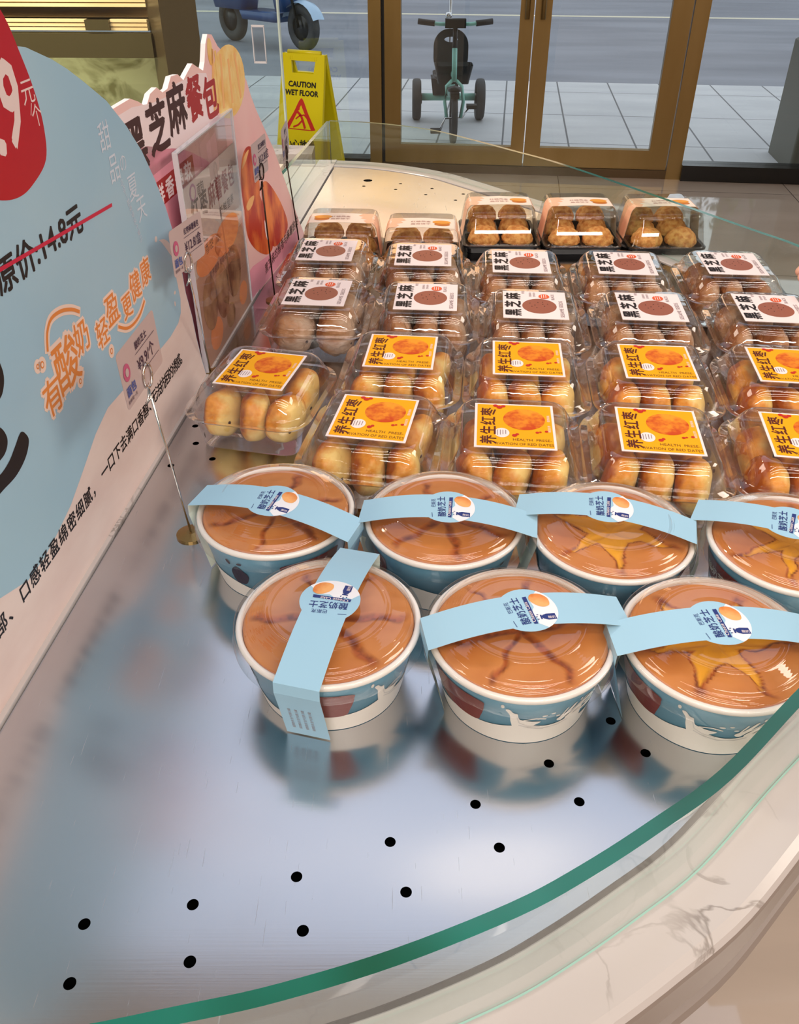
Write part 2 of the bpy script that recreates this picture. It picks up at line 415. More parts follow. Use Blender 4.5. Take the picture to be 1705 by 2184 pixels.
for d, s in ((d1, 0.69), (d2, 0.775)):
    h = MB()
    for yy in (-0.055,):
        h.tube([(s, yy, 0.80), (s, yy, 1.5)], 0.013, M_gold, 12)
        for zz in (0.86, 1.44): h.tube([(s, yy, zz), (s, -0.018, zz)], 0.008, M_gold, 8)
    h.build('pull_handle', d)
struct(MB().box((-0.100, 0.0, 0.046), (-0.083, 0.02, 2.3), M_rubber).build('trim_4')).matrix_world = FT
w1 = struct(empty('window_1', (0, 5.335, 0), FY))
fpart('glass_pane', w1, [((-4.9, 0.0, 0.07), (-0.17, 0.008, 2.3))], M_shopglass)
fpart('window_post', w1, [((-0.170, -0.03, 0), (-0.100, 0.05, 2.45)), ((-2.6, -0.03, 0), (-2.5, 0.05, 2.45))], M_gold)
fpart('black_sill', w1, [((-4.9, -0.05, 0), (-0.17, 0.06, 0.07))], M_sill)
w2 = struct(empty('window_2', (0, 5.335, 0), FY))
fpart('glass_pane', w2, [((1.634, 0.0, 0.085), (5.9, 0.008, 2.3))], M_shopglass)
fpart('window_post', w2, [((1.553, -0.03, 0), (1.634, 0.05, 2.45))], M_gold)
fpart('black_sill', w2, [((1.634, -0.06, 0), (5.9, 0.06, 0.085))], M_sill)
M_bronze = mat('bronze_threshold', srgb(96, 76, 52), 0.35, metal=0.6)
tr = struct(MB().box((-0.10, -0.03, 0), (1.553, 0.05, 0.046), M_bronze).build('trim_1')); tr.matrix_world = FT
tr = struct(MB().box((-5, -0.03, 2.3), (6, 0.06, 2.45), M_gold).build('trim_2')); tr.matrix_world = FT

# ================================================================== COUNTER
CZ = 0.855
GP = [(-0.33, 0.165), (-0.24, 0.158), (-0.16, 0.163), (-0.095, 0.175), (-0.054, 0.184), (-0.001, 0.200), (0.057, 0.223), (0.095, 0.243), (0.137, 0.269),
      (0.185, 0.302), (0.247, 0.358), (0.33, 0.432), (0.42, 0.525), (0.51, 0.645), (0.575, 0.785), (0.605, 0.93), (0.598, 1.07),
      (0.563, 1.189), (0.519, 1.266), (0.421, 1.434), (0.298, 1.635), (0.22, 1.735), (0.14, 1.833), (0.075, 1.905), (-0.002, 1.955), (-0.075, 1.985), (-0.153, 2.0)]
GC = [(p.x, p.y) for p in spline([(x, y, 0) for x, y in GP], 5)]
def offset(c, d):
    out = []
    for i in range(len(c)):
        a = Vector(c[max(i - 1, 0)]); b = Vector(c[min(i + 1, len(c) - 1)]); t = (b - a).normalized()
        out.append((c[i][0] + t.y * d, c[i][1] - t.x * d))      # outward = right-hand side of travel
    return out
LX = lambda y: -0.156 + 0.0895 * (y - 1.984)                     # the straight left side
counter = empty('display_counter', (0, 0, 0), 0, 'fan-shaped stainless display counter with white stone rim and curved glass guard', 'counter')
# steel tray with punched holes
inner = [p for p in offset(GC, -0.0205)]
tray_outline = [(LX(0.2) + 0.005, 0.2)] + [p for p in inner if p[0] > LX(p[1]) + 0.006 and p[1] > 0.17] + [(LX(1.97) + 0.012, 1.962)]
HOLES = [(-0.185, 0.23), (-0.12, 0.242), (-0.057, 0.26), (0.004, 0.284), (0.064, 0.314), (0.121, 0.348), (0.175, 0.388),
         (-0.187, 0.264), (-0.125, 0.276), (-0.064, 0.294), (-0.006, 0.318), (0.051, 0.346), (0.105, 0.379), (0.156, 0.417),
         (-0.245, 0.222), (-0.250, 0.256),
         (-0.234, 0.846), (-0.226, 0.808), (-0.202, 0.776), (-0.244, 0.763), (-0.164, 0.794),
         (-0.074, 1.827), (-0.008, 1.803), (0.002, 1.845), (0.053, 1.766), (0.067, 1.81), (0.129, 1.77), (0.111, 1.728), (0.178, 1.721), (0.20, 1.665)]
def plate(outline, holes, z0, z1, name, m, parent):
    c = bpy.data.curves.new(name, 'CURVE'); c.dimensions = '2D'; c.fill_mode = 'BOTH'; c.extrude = (z1 - z0) / 2
    def sp(pts):
        s_ = c.splines.new('POLY'); s_.points.add(len(pts) - 1); s_.use_cyclic_u = True
        for q, p in zip(s_.points, pts): q.co = (p[0], p[1], 0, 1)
    sp(outline)
    for hx, hy, hr in holes: sp([(hx + hr * math.cos(2 * PI * i / 20), hy + hr * math.sin(2 * PI * i / 20)) for i in range(20)])
    o = bpy.data.objects.new(name, c); COL.objects.link(o)
    dg = bpy.context.evaluated_depsgraph_get(); dg.update()
    me = bpy.data.meshes.new_from_object(o.evaluated_get(dg)); bpy.data.objects.remove(o)
    for v in me.vertices: v.co.z += (z0 + z1) / 2
    me.materials.clear(); me.materials.append(m)
    for p in me.polygons: p.use_smooth = False
    return link(name, me, parent)
plate(tray_outline, [(x, y, 0.0036) for x, y in HOLES] + [(-0.067, 1.87, 0.0095)], CZ - 0.0015, CZ, 'steel_tray', M_steel, counter)
MB().prism(tray_outline, CZ - 0.035, CZ - 0.03, M_dark).build('tray_well', counter)
# stone rim : closed band between tray edge and the outer face, with a bullnose and a recessed lip
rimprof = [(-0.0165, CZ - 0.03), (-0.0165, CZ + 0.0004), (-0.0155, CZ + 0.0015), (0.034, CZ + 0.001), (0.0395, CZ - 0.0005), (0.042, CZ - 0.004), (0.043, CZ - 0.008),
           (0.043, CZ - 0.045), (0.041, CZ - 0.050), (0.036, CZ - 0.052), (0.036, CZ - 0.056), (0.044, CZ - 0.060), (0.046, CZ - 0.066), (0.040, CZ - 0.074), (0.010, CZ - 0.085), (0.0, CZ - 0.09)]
def sweep(prof, mats_, name, parent, curve=GC, smooth=True):
    b = MB(); rows = []
    for i in range(len(prof)):
        d, z = prof[i]; rows.append([(x, y, z) for x, y in offset(curve, d)])
    n = len(curve)
    for i in range(len(prof) - 1):
        b.add(rows[i] + rows[i + 1], [(j, j + n, j + 1 + n, j + 1) for j in range(n - 1)], mats_(i), smooth)
    return b.build(name, parent)
sweep(rimprof[:6], lambda i: M_stone, 'stone_rim', counter)
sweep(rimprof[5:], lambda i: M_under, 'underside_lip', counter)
sweep([(0.0, CZ - 0.085), (-0.03, CZ - 0.2), (-0.05, 0.10), (-0.05, 0.0)], lambda i: M_body, 'counter_body', counter)
MB().prism([(LX(0.2), 0.18)] + [(x, y) for x, y in offset(GC, -0.05)] + [(LX(1.95), 1.95)], 0.0, CZ - 0.09, M_body).build('cabinet_core', counter)
# left stone rail under the side glass
def along(y, off): return (LX(y) + off, y)
MB().prism([along(0.16, -0.03), along(0.16, 0.004), along(1.985, 0.010), along(2.03, 0.01), along(2.03, -0.03)], CZ - 0.05, CZ + 0.003, M_stone).build('side_rail', counter)
# curved glass guard
GT = 0.946
g = MB(); n = len(GC); A_, B_ = offset(GC, -0.004), offset(GC, 0.004)
va = [(x, y, CZ + 0.001) for x, y in A_] + [(x, y, GT) for x, y in A_] + [(x, y, CZ + 0.001) for x, y in B_] + [(x, y, GT) for x, y in B_]
g.add(va, [(j + 1, j, j + n, j + 1 + n) for j in range(n - 1)], M_glass, True)
g.add(va, [(j + 2 * n, j + 1 + 2 * n, j + 1 + 3 * n, j + 3 * n) for j in range(n - 1)], M_glass, True)
g.add(va, [(j + n, j + 3 * n, j + 1 + 3 * n, j + 1 + n) for j in range(n - 1)], M_edge)
g.add(va, [(n - 1, 3 * n - 1, 4 * n - 1, 2 * n - 1), (0, n, 3 * n, 2 * n)], M_edge)
gg = g.build('curved_glass_guard', counter)
m_seal = clear('glass_foot_seal', (0.80, 0.92, 0.88), gloss=0.5, rough=0.1, power=2, base=0.15)
s_ = MB(); A2, B2 = offset(GC, 0.0042), offset(GC, 0.0054)
s_.add([(x, y, CZ + 0.003) for x, y in A2] + [(x, y, CZ + 0.003) for x, y in B2], [(j, j + n, j + 1 + n, j + 1) for j in range(n - 1)], mat('green_seal', srgb(150, 190, 178), 0.3))
s_.build('glass_seal', counter)
# straight side glass
sg = MB(); y0, y1 = 1.36, 1.996
pa = [along(y0, -0.026), along(y1, -0.004), along(y1, 0.003), along(y0, -0.019)]
for (i, j) in ((0, 1), (2, 3)): sg.add([(*pa[i], CZ + .003), (*pa[j], CZ + .003), (*pa[j], GT), (*pa[i], GT)], [(0, 1, 2, 3)], M_glass)
sg.add([(*p, GT) for p in pa], [(3, 2, 1, 0)], M_edge)
sg.build('side_glass', counter)

# ================================================================== PRINT MATERIALS
P_ = lambda n, c, r=0.45: mat(n, srgb(*c), r)
m_yel = P_('label_yellow', (250, 176, 10), 0.3); m_brown = P_('label_brown', (92, 28, 8)); m_lwhite = P_('label_white', (250, 236, 236), 0.35)
m_lbrn = P_('label_olive_brown', (112, 62, 8)); m_red = P_('label_red', (198, 40, 22))
m_bunart = noisy('printed_bun', srgb(248, 158, 36), srgb(206, 72, 14), scale=75, rough=0.35, detail=5, lo=.38, hi=.62)
m_choc = P_('printed_brown_bun', (156, 92, 74), 0.35); m_orange = P_('printed_orange', (232, 98, 52)); m_grey = P_('printed_grey', (150, 128, 132))
m_band = P_('sleeve_blue', (160, 204, 230), 0.42); m_bandin = P_('sleeve_inside', (226, 236, 226), 0.6); m_navy = P_('print_navy', (34, 52, 122)); m_bandwhite = P_('print_milk', (236, 238, 246), 0.45)
m_pbun = noisy('printed_cheese_bun', srgb(240, 176, 110), srgb(214, 122, 50), scale=60, rough=0.45)
m_tubblue = P_('tub_blue', (118, 176, 204), 0.3); m_tubwhite = P_('tub_milk_white', (232, 226, 218), 0.32); m_tubbrown = P_('tub_brown', (118, 48, 44), 0.35)
m_tubshade = P_('tub_splash_line', (206, 202, 200), 0.35)
m_rim = P_('paper_rim_white', (240, 236, 232), 0.35)

# ================================================================== BUN BOXES
LZ = 0.0725
def yellow_label():
    a = Art(); a.rect(-.039, -.0425, .039, .0425, m_lwhite, 0); a.rect(-.0365, -.040, .0365, .040, m_yel, 1)
    a.text('养生红枣', -.0195, -.037, 0.0165, m_brown, 2, PI / 2, 1.0, 0.022, adv=0.0178)
    a.ell(.0095, .012, .0205, .0205, m_bunart, 2, 36)
    a.ell(-.0125, -.0150, .0072, .0088, m_lwhite, 2)
    for i in range(4): a.rect(-.0170 + .0026 * i, -.0200 + .0008 * i, -.0163 + .0026 * i, -.010, m_grey, 3)
    for x, y, r in ((-.0005, -.0195, .0025), (.0022, -.0170, .0018), (.0215, -.0125, .0018), (.0245, -.0115, .0013), (.0305, -.010, .0018), (-.0145, .0345, .003), (-.0185, .0375, .0025), (-.0105, .037, .0022)):
        a.ell(x, y, r, r, m_red, 3, 12)
    a.text('HEALTH  PRESE-', -.0025, -.0290, .0062, m_lbrn, 2, sx=.84); a.text('RVATION OF RED DATES', -.0190, -.0370, .0062, m_lbrn, 2, sx=.79)
    a.text('·精选红枣', .0345, -.012, .0032, m_lwhite, 2, PI / 2); a.text('·营养美味', .0345, .008, .0032, m_lwhite, 2, PI / 2)
    b = MB(); a.into(b, lambda x, y, l: (x, y, LZ + .0006 + .00018 * l)); b.box((-.039, -.0425, LZ + .0002), (.039, .0425, LZ + .00055), m_lwhite); return b.mesh('sticker')
def white_label():
    a = Art(); a.rect(-.040, -.0435, .040, .0435, m_lwhite, 0)
    a.text('黑芝麻', -.0195, -.0375, 0.0215, M_black, 2, PI / 2, 1.0, 0.03, adv=0.0262)
    a.ell(.0055, -.0045, .0215, .0235, m_choc, 1, 36)
    for x, y in ((-.006, .004), (0, -.002), (.004, .006), (.010, .008), (.010, .001), (.016, .002), (.012, -.005), (.002, -.010), (-.004, -.006)): a.ell(x, y, .0009, .0007, M_black, 2, 8, .6)
    a.ell(.0125, .0265, .0068, .0075, m_orange, 3, 20)
    for i in range(3): a.rect(.009 + .0028 * i, .0215, .0098 + .0028 * i, .0315, m_lwhite, 4)
    a.text('BLACK', .0255, .0165, .0060, m_grey, 2, PI / 2); a.text('SESAME SEEDS', .0350, -.0385, .0068, m_grey, 2, PI / 2, 1.22)
    a.text('餐包', -.0125, .0345, .0042, m_grey, 2, PI / 2); a.text('营养谷物', .0015, .025, .0036, m_grey, 2, PI / 2); a.text('健康美味', -.0035, .025, .0036, m_grey, 2, PI / 2)
    b = MB(); a.into(b, lambda x, y, l: (x, y, LZ + .0006 + .00018 * l)); b.box((-.040, -.0435, LZ + .0002), (.040, .0435, LZ + .00055), m_lwhite); return b.mesh('sticker')
ME_yel, ME_wht = yellow_label(), white_label()
def box_meshes():
    b = MB()
    b.loft([rrect(.054, .058, .016, .0015), rrect(.056, .060, .018, .004), rrect(.061, .0655, .022, .036), rrect(.0625, .067, .023, .040), rrect(.069, .0735, .028, .0405), rrect(.0705, .075, .029, .043)], M_plastic, True, False, True)
    base = b.mesh('base_tray')
    b = MB()
    b.loft([rrect(.071, .0755, .030, .0435), rrect(.0695, .074, .029, .0475), rrect(.0635, .068, .024, .048), rrect(.0625, .067, .023, .052), rrect(.0580, .0625, .020, .060),
            rrect(.0575, .062, .020, .0615), rrect(.0525, .057, .017, .0695), rrect(.0495, .054, .015, .0722), rrect(.047, .0515, .014, LZ)], M_plastic, False, True, True)
    return base, b.mesh('lid')
ME_base, ME_lid = box_meshes()

def bun_mat(name, pale, mid, dark, wrinkle, blush=0.5):
    m = mat(name, pale, 0.38, spec=0.4)
    tc = N(m, 'ShaderNodeTexCoord'); sp = N(m, 'ShaderNodeSeparateXYZ'); L(m, tc.outputs['Object'], sp.inputs[0])
    ns = N(m, 'ShaderNodeTexNoise'); ns.inputs['Scale'].default_value = 32; ns.inputs['Detail'].default_value = 5; L(m, tc.outputs['Object'], ns.inputs[0])
    a = N(m, 'ShaderNodeMath', operation='MULTIPLY_ADD'); a.inputs[1].default_value = -27.0; a.inputs[2].default_value = -0.15; L(m, sp.outputs[0], a.inputs[0])
    b = N(m, 'ShaderNodeMath', operation='MULTIPLY_ADD'); b.inputs[1].default_value = 1.6; L(m, ns.outputs[0], b.inputs[0]); L(m, a.outputs[0], b.inputs[2])
    c = N(m, 'ShaderNodeMath', operation='MULTIPLY_ADD'); c.inputs[1].default_value = 5.0; L(m, sp.outputs[2], c.inputs[0]); L(m, b.outputs[0], c.inputs[2])
    rp = N(m, 'ShaderNodeValToRGB'); e = rp.color_ramp.elements
    e[0].position = 0.45; e[0].color = (*pale, 1); e[1].position = 1.1 if False else 1.0; e[1].color = (*dark, 1)
    x = e.new(0.72); x.color = (*mid, 1)
    L(m, c.outputs[0], rp.inputs[0])
    vo = N(m, 'ShaderNodeTexVoronoi'); vo.inputs['Scale'].default_value = 62; L(m, tc.outputs['Object'], vo.inputs[0])
    lt = N(m, 'ShaderNodeMapRange'); lt.inputs[1].default_value = 0.10; lt.inputs[2].default_value = 0.16; lt.inputs[3].default_value = 1; lt.inputs[4].default_value = 0; L(m, vo.outputs[0], lt.inputs[0])
    gt = N(m, 'ShaderNodeSeparateColor'); L(m, vo.outputs['Color'], gt.inputs[0])
    g2 = N(m, 'ShaderNodeMath', operation='GREATER_THAN'); g2.inputs[1].default_value = 0.78; L(m, gt.outputs[0], g2.inputs[0])
    ml = N(m, 'ShaderNodeMath', operation='MULTIPLY'); L(m, lt.outputs[0], ml.inputs[0]); L(m, g2.outputs[0], ml.inputs[1])
    mx = N(m, 'ShaderNodeMix', data_type='RGBA'); L(m, ml.outputs[0], mx.inputs[0]); L(m, rp.outputs[0], mx.inputs[6]); mx.inputs[7].default_value = (*srgb(70, 34, 20), 1)
    L(m, mx.outputs[2], bsdf(m).inputs['Base Color'])
    bp = N(m, 'ShaderNodeBump'); bp.inputs['Strength'].default_value = wrinkle; bp.inputs['Distance'].default_value = 0.003
    w = N(m, 'ShaderNodeTexNoise'); w.inputs['Scale'].default_value = 95 if wrinkle > .5 else 60; w.inputs['Distortion'].default_value = 0.9
    L(m, tc.outputs['Object'], w.inputs[0]); L(m, w.outputs[0], bp.inputs['Height']); L(m, bp.outputs[0], bsdf(m).inputs['Normal'])
    return m
M_bun = bun_mat('milk_bun_crust', srgb(250, 218, 138), srgb(230, 152, 58), srgb(160, 76, 20), 0.25)
M_ses = bun_mat('sesame_bun_crust', srgb(196, 166, 140), srgb(176, 126, 84), srgb(138, 80, 38), 1.0)
def bun_mesh(seed, m, wr=0.0):
    bm = bmesh.new(); bmesh.ops.create_icosphere(bm, subdivisions=4, radius=1)
    for v in bm.verts:
        d = v.co.normalized()
        k = [abs(c) ** 2.4 for c in d]; q = sum(k) ** (-1 / 2.4)
        p = d * q
        nz = noise.noise(d * 1.6 + Vector((seed * 3.1, 0, 0))) * 0.10 + noise.noise(d * 4 + Vector((0, seed, 0))) * 0.035
        if wr: nz += wr * noise.noise(Vector((d.x * 9, d.y * 3, d.z * 9)) + Vector((seed, 0, 0)))
        p *= 1 + nz
        v.co = Vector((p.x * .0176, p.y * .0285, p.z * .0275))
    me = bpy.data.meshes.new('bun'); bm.to_mesh(me); bm.free(); me.materials.append(m)
    for p in me.polygons: p.use_smooth = True
    return me
BUNS = [bun_mesh(i, M_bun) for i in range(4)]; SBUNS = [bun_mesh(i + 9, M_ses, 0.085) for i in range(4)]

def place_box(x, y, ang, kind, label, where, wide=False):
    g = 'red date bun boxes' if kind == 'date' else 'black sesame bun boxes'
    t = empty('bun_box', (x, y, CZ), R(ang), label, 'bun box', g)
    link('base_tray', ME_base, t); link('lid', ME_lid, t)
    st = link('sticker', ME_yel if kind == 'date' else ME_wht, t)
    st['label'] = 'yellow red date sticker' if kind == 'date' else 'white black sesame sticker'
    rnd = random.Random(int(x * 1000) * 7 + int(y * 1000))
    cols = (-.0355, 0, .0355) if not wide else (-.027, .027)
    T = Matrix.Translation((x, y, CZ)) @ Matrix.Rotation(R(ang), 4, 'Z')
    for cy in (-.030, .029):
        for cx in cols:
            b = link('sesame_bun' if kind != 'date' else 'milk_bun', rnd.choice(BUNS if kind == 'date' else SBUNS))
            L_ = Matrix.Translation((cx + rnd.uniform(-.001, .001), cy, .0318)) @ Matrix.Rotation(R(rnd.uniform(-17, 17)), 4, 'Z') @ Matrix.Rotation(R(rnd.uniform(-14, 14)), 4, 'X') @ Matrix.Rotation(R(rnd.uniform(-13, 13)), 4, 'Y') @ Matrix.Diagonal((rnd.uniform(.93, 1.04), rnd.uniform(.92, 1.05), rnd.uniform(.90, 1.02), 1))
            if wide: L_ = L_ @ Matrix.Diagonal((1.45, 1, 1, 1))
            b.matrix_world = T @ L_
            tag(b, ('raisin-dotted golden milk bun inside ' if kind == 'date' else 'grey-brown sesame bun inside ') + where, 'bun',
                ('golden buns in ' if kind == 'date' else 'sesame buns in ') + where)
    return t
O5 = ['leftmost', 'second from left', 'middle', 'fourth from left', 'rightmost']
BOXES = [
 (-0.1515, 0.844, -13, 'date', 'clear box of golden buns turned askew with yellow sticker, nearest the blue poster', 'the tilted yellow-stickered box nearest the blue poster'),
 (-0.0255, 0.738, -10, 'date', 'yellow-stickered clear bun box in front row, behind the two leftmost cake tubs', 'the leftmost yellow-stickered box of the front row'),
 (0.1125, 0.722, -5, 'date', 'yellow-stickered clear bun box in front row, second from left', 'the second yellow-stickered box of the front row'),
 (0.2515, 0.713, -7, 'date', 'yellow-stickered clear bun box in front row, third from left', 'the third yellow-stickered box of the front row'),
 (0.392, 0.702, -9, 'date', 'yellow-stickered clear bun box in front row, cut by the photo edge', 'the rightmost yellow-stickered box of the front row'),
 (0.002, 0.889, -6, 'date', 'yellow-stickered clear bun box in the second row, leftmost of that row', 'the leftmost yellow-stickered box of the second row'),
 (0.1435, 0.871, -5, 'date', 'yellow-stickered clear bun box in the second row, second from left', 'the second yellow-stickered box of the second row'),
 (0.286, 0.862, -5, 'date', 'yellow-stickered clear bun box in the second row, third from left', 'the third yellow-stickered box of the second row'),
 (0.429, 0.853, -7, 'date', 'yellow-stickered clear bun box in the second row, cut by the photo edge', 'the rightmost yellow-stickered box of the second row'),
 (-0.1065, 1.065, -5, 'ses', 'white-stickered sesame bun box in near sesame row, leftmost, beside the menu stand', 'the leftmost box of the near sesame row'),
 (0.0345, 1.050, -4, 'ses', 'white-stickered sesame bun box in near sesame row, second from left', 'the second box of the near sesame row'),
 (0.171, 1.023, -5, 'ses', 'white-stickered sesame bun box in near sesame row, middle of five', 'the middle box of the near sesame row'),
 (0.316, 1.017, -5, 'ses', 'white-stickered sesame bun box in near sesame row, fourth from left', 'the fourth box of the near sesame row'),
 (0.465, 1.012, -6, 'ses', 'white-stickered sesame bun box in near sesame row, cut by the photo edge', 'the rightmost box of the near sesame row'),
 (-0.105, 1.226, -4, 'ses', 'white-stickered sesame bun box in far sesame row, leftmost, below the pink poster', 'the leftmost box of the far sesame row'),
 (0.0345, 1.206, -3, 'ses', 'white-stickered sesame bun box in far sesame row, second from left', 'the second box of the far sesame row'),
 (0.171, 1.178, -4, 'ses', 'white-stickered sesame bun box in far sesame row, middle of five', 'the middle box of the far sesame row'),
 (0.3165, 1.172, -5, 'ses', 'white-stickered sesame bun box in far sesame row, fourth from left', 'the fourth box of the far sesame row'),
 (0.4665, 1.171, -4, 'ses', 'white-stickered sesame bun box in far sesame row, rightmost beside the curved glass', 'the rightmost box of the far sesame row')]
for i, bx in enumerate(BOXES): place_box(*bx, wide=(i == 9))

# ================================================================== COOKIE BOXES
m_cookie = noisy('cookie_crumb', srgb(240, 182, 106), srgb(206, 132, 62), scale=120, rough=0.8, bump=1.0, bscale=210, detail=6, lo=.4, hi=.62)
m_fleck = P_('cookie_fleck', (92, 52, 28), 0.6)
m_peach = P_('peach_sleeve', (250, 196, 160), 0.45); m_cream = P_('cream_sleeve', (252, 232, 214), 0.45); m_text = P_('sleeve_text', (176, 128, 120)); m_cart = P_('printed_cookie', (238, 160, 60)); m_cart2 = P_('printed_cookie_edge', (208, 120, 36))
def cookie_mesh(seed):
    b = MB(); vs = []; fs = []; n, k = 28, 9
    bm = bmesh.new(); bmesh.ops.create_icosphere(bm, subdivisions=4, radius=1)
    for v in bm.verts:
        d = v.co.copy(); s = 1 + .08 * noise.noise(d * 3.5 + Vector((seed, 0, 0))) + .07 * noise.noise(d * 9 + Vector((seed, 0, 0)))
        z = d.z * (.024 if d.z > 0 else .006)
        v.co = Vector((d.x * .0262 * s, d.y * .0262 * s, z * s + .006))
    me = bpy.data.meshes.new('cookie'); bm.to_mesh(me)
    me.materials.append(m_cookie); me.materials.append(m_fleck)
    rnd = random.Random(seed)
    for p in me.polygons:
        p.use_smooth = True
    cs = [me.vertices[rnd.randrange(len(me.vertices))].co.copy() for _ in range(16)]
    for p in me.polygons:
        if any((p.center - c).length < .0017 for c in cs): p.material_index = 1
    bm.free(); return me
COOK = [cookie_mesh(i) for i in range(3)]
def cookie_box_meshes(flip):
    b = MB(); b.loft([rrect(.058, .067, .01, .0005), rrect(.060, .069, .011, .010), rrect(.0655, .0745, .013, .011), rrect(.0655, .0745, .013, .014)], M_blackp, True, False)
    b.loft([rrect(.0655, .0745, .013, .0141), rrect(.060, .069, .011, .0141), rrect(.058, .067, .01, .004)], M_blackp, False, True)
    for sx in (-1, 1): b.box((-.0015, -.067, .003), (.0015, .067, .012), M_blackp) if sx > 0 else b.box((-.058, -.0015, .003), (.058, .0015, .012), M_blackp)
    base = b.mesh('black_tray')
    b = MB(); b.loft([rrect(.0645, .0735, .013, .0145), rrect(.0625, .0715, .013, .018), rrect(.056, .064, .013, .058), rrect(.0535, .0615, .012, .064), rrect(.050, .058, .010, .066)], M_smoke, False, True, True)
    lid = b.mesh('lid')
    prof = [(-.0665, .006), (-.063, .018), (-.0568, .060), (-.052, .0672), (0, .0688), (.052, .0672), (.0568, .060), (.063, .018), (.0665, .006)]
    cum = [0]
    for i in range(1, len(prof)): cum.append(cum[-1] + math.dist(prof[i], prof[i - 1]))
    half = cum[-1] / 2
    def fn(x, y, l):
        a = min(max(x + half, 0), cum[-1] - 1e-9); i = max(j for j in range(len(cum)) if cum[j] <= a); i = min(i, len(prof) - 2)
        t = (a - cum[i]) / (cum[i + 1] - cum[i]); p = Vector(prof[i]).lerp(Vector(prof[i + 1]), t)
        d = (Vector(prof[i + 1]) - Vector(prof[i])).normalized(); nn = Vector((-d.y, d.x)); p = p + nn * (.0002 + .0002 * l)
        return (p.x, y, p.y)
    a = Art(.008); W = .024
    a.rect(-half, -W, half, W, m_cream, 0); a.rect(-half, -W, half, W, m_bandin, -1)
    f = -1 if flip else 1
    dr = [(-half * f, -W), (-.042 * f, -W), (-.036 * f, -.012), (-.041 * f, -.006), (-.030 * f, .0), (-.035 * f, .008), (-.026 * f, .012), (-.033 * f, W), (-half * f, W)]
    a.poly(dr, m_peach, 1); a.rect(*(sorted((half * f, .054 * f))[:1] + [-W] + sorted((half * f, .054 * f))[1:] + [W]), m_peach, 1)
    a.ell(.032 * f, -.006, .0125, .0075, m_cart2, 2, 20); a.ell(.031 * f, .004, .0145, .0085, m_cart, 3, 20)
    a.text('红糖燕麦', -.018, .002, .008, m_text, 2); a.text('曲奇饼干', -.018, -.010, .008, m_text, 2)
    bb = MB(); a.into(bb, fn)
    return base, lid, bb.mesh('paper_sleeve')
CB = {False: cookie_box_meshes(False), True: cookie_box_meshes(True)}
def place_cookie_box(x, y, ang, flip, label, where):
    t = empty('cookie_box', (x, y, CZ), R(ang), label, 'cookie box', 'cookie boxes in the last row')
    for nme, me in zip(('black_tray', 'lid', 'paper_sleeve'), CB[flip]): link(nme, me, t)
    T = Matrix.Translation((x, y, CZ)) @ Matrix.Rotation(R(ang), 4, 'Z'); rnd = random.Random(int(x * 999))
    for lv, z in ((0, .008), (1, .024)):
        for cy in ((-.039, .016) if lv == 0 else (.034,)):
            for cx in (-.0285, .0285):
                c = link('cookie', rnd.choice(COOK)); c.matrix_world = T @ Matrix.Translation((cx * (1 if lv == 0 else .92), cy, z)) @ Matrix.Rotation(rnd.uniform(0, 6), 4, 'Z') @ Matrix.Rotation(R(rnd.uniform(-4, 4)), 4, 'X')
                if lv: c.matrix_world = c.matrix_world @ Matrix.Scale(.95, 4)
                tag(c, 'golden crackled cookie inside ' + where, 'cookie', 'cookies in ' + where)
place_cookie_box(-0.093, 1.392, -3, True, 'clear cookie box with cream paper sleeve, leftmost and beside the pink poster', 'the leftmost cookie box')
place_cookie_box(0.036, 1.366, -3, False, 'clear cookie box with cream paper sleeve, second from left, half hidden', 'the second cookie box from the left')
place_cookie_box(0.172, 1.488, 0, False, 'tall clear cookie box with peach sleeve, leftmost of the three set further back', 'the leftmost of the three cookie boxes set back')
place_cookie_box(0.308, 1.482, 0, False, 'tall clear cookie box with peach sleeve, middle of the three set further back', 'the middle of the three cookie boxes set back')
place_cookie_box(0.447, 1.478, 1, False, 'tall clear cookie box with peach sleeve, rightmost, closest to the curved glass', 'the rightmost cookie box')

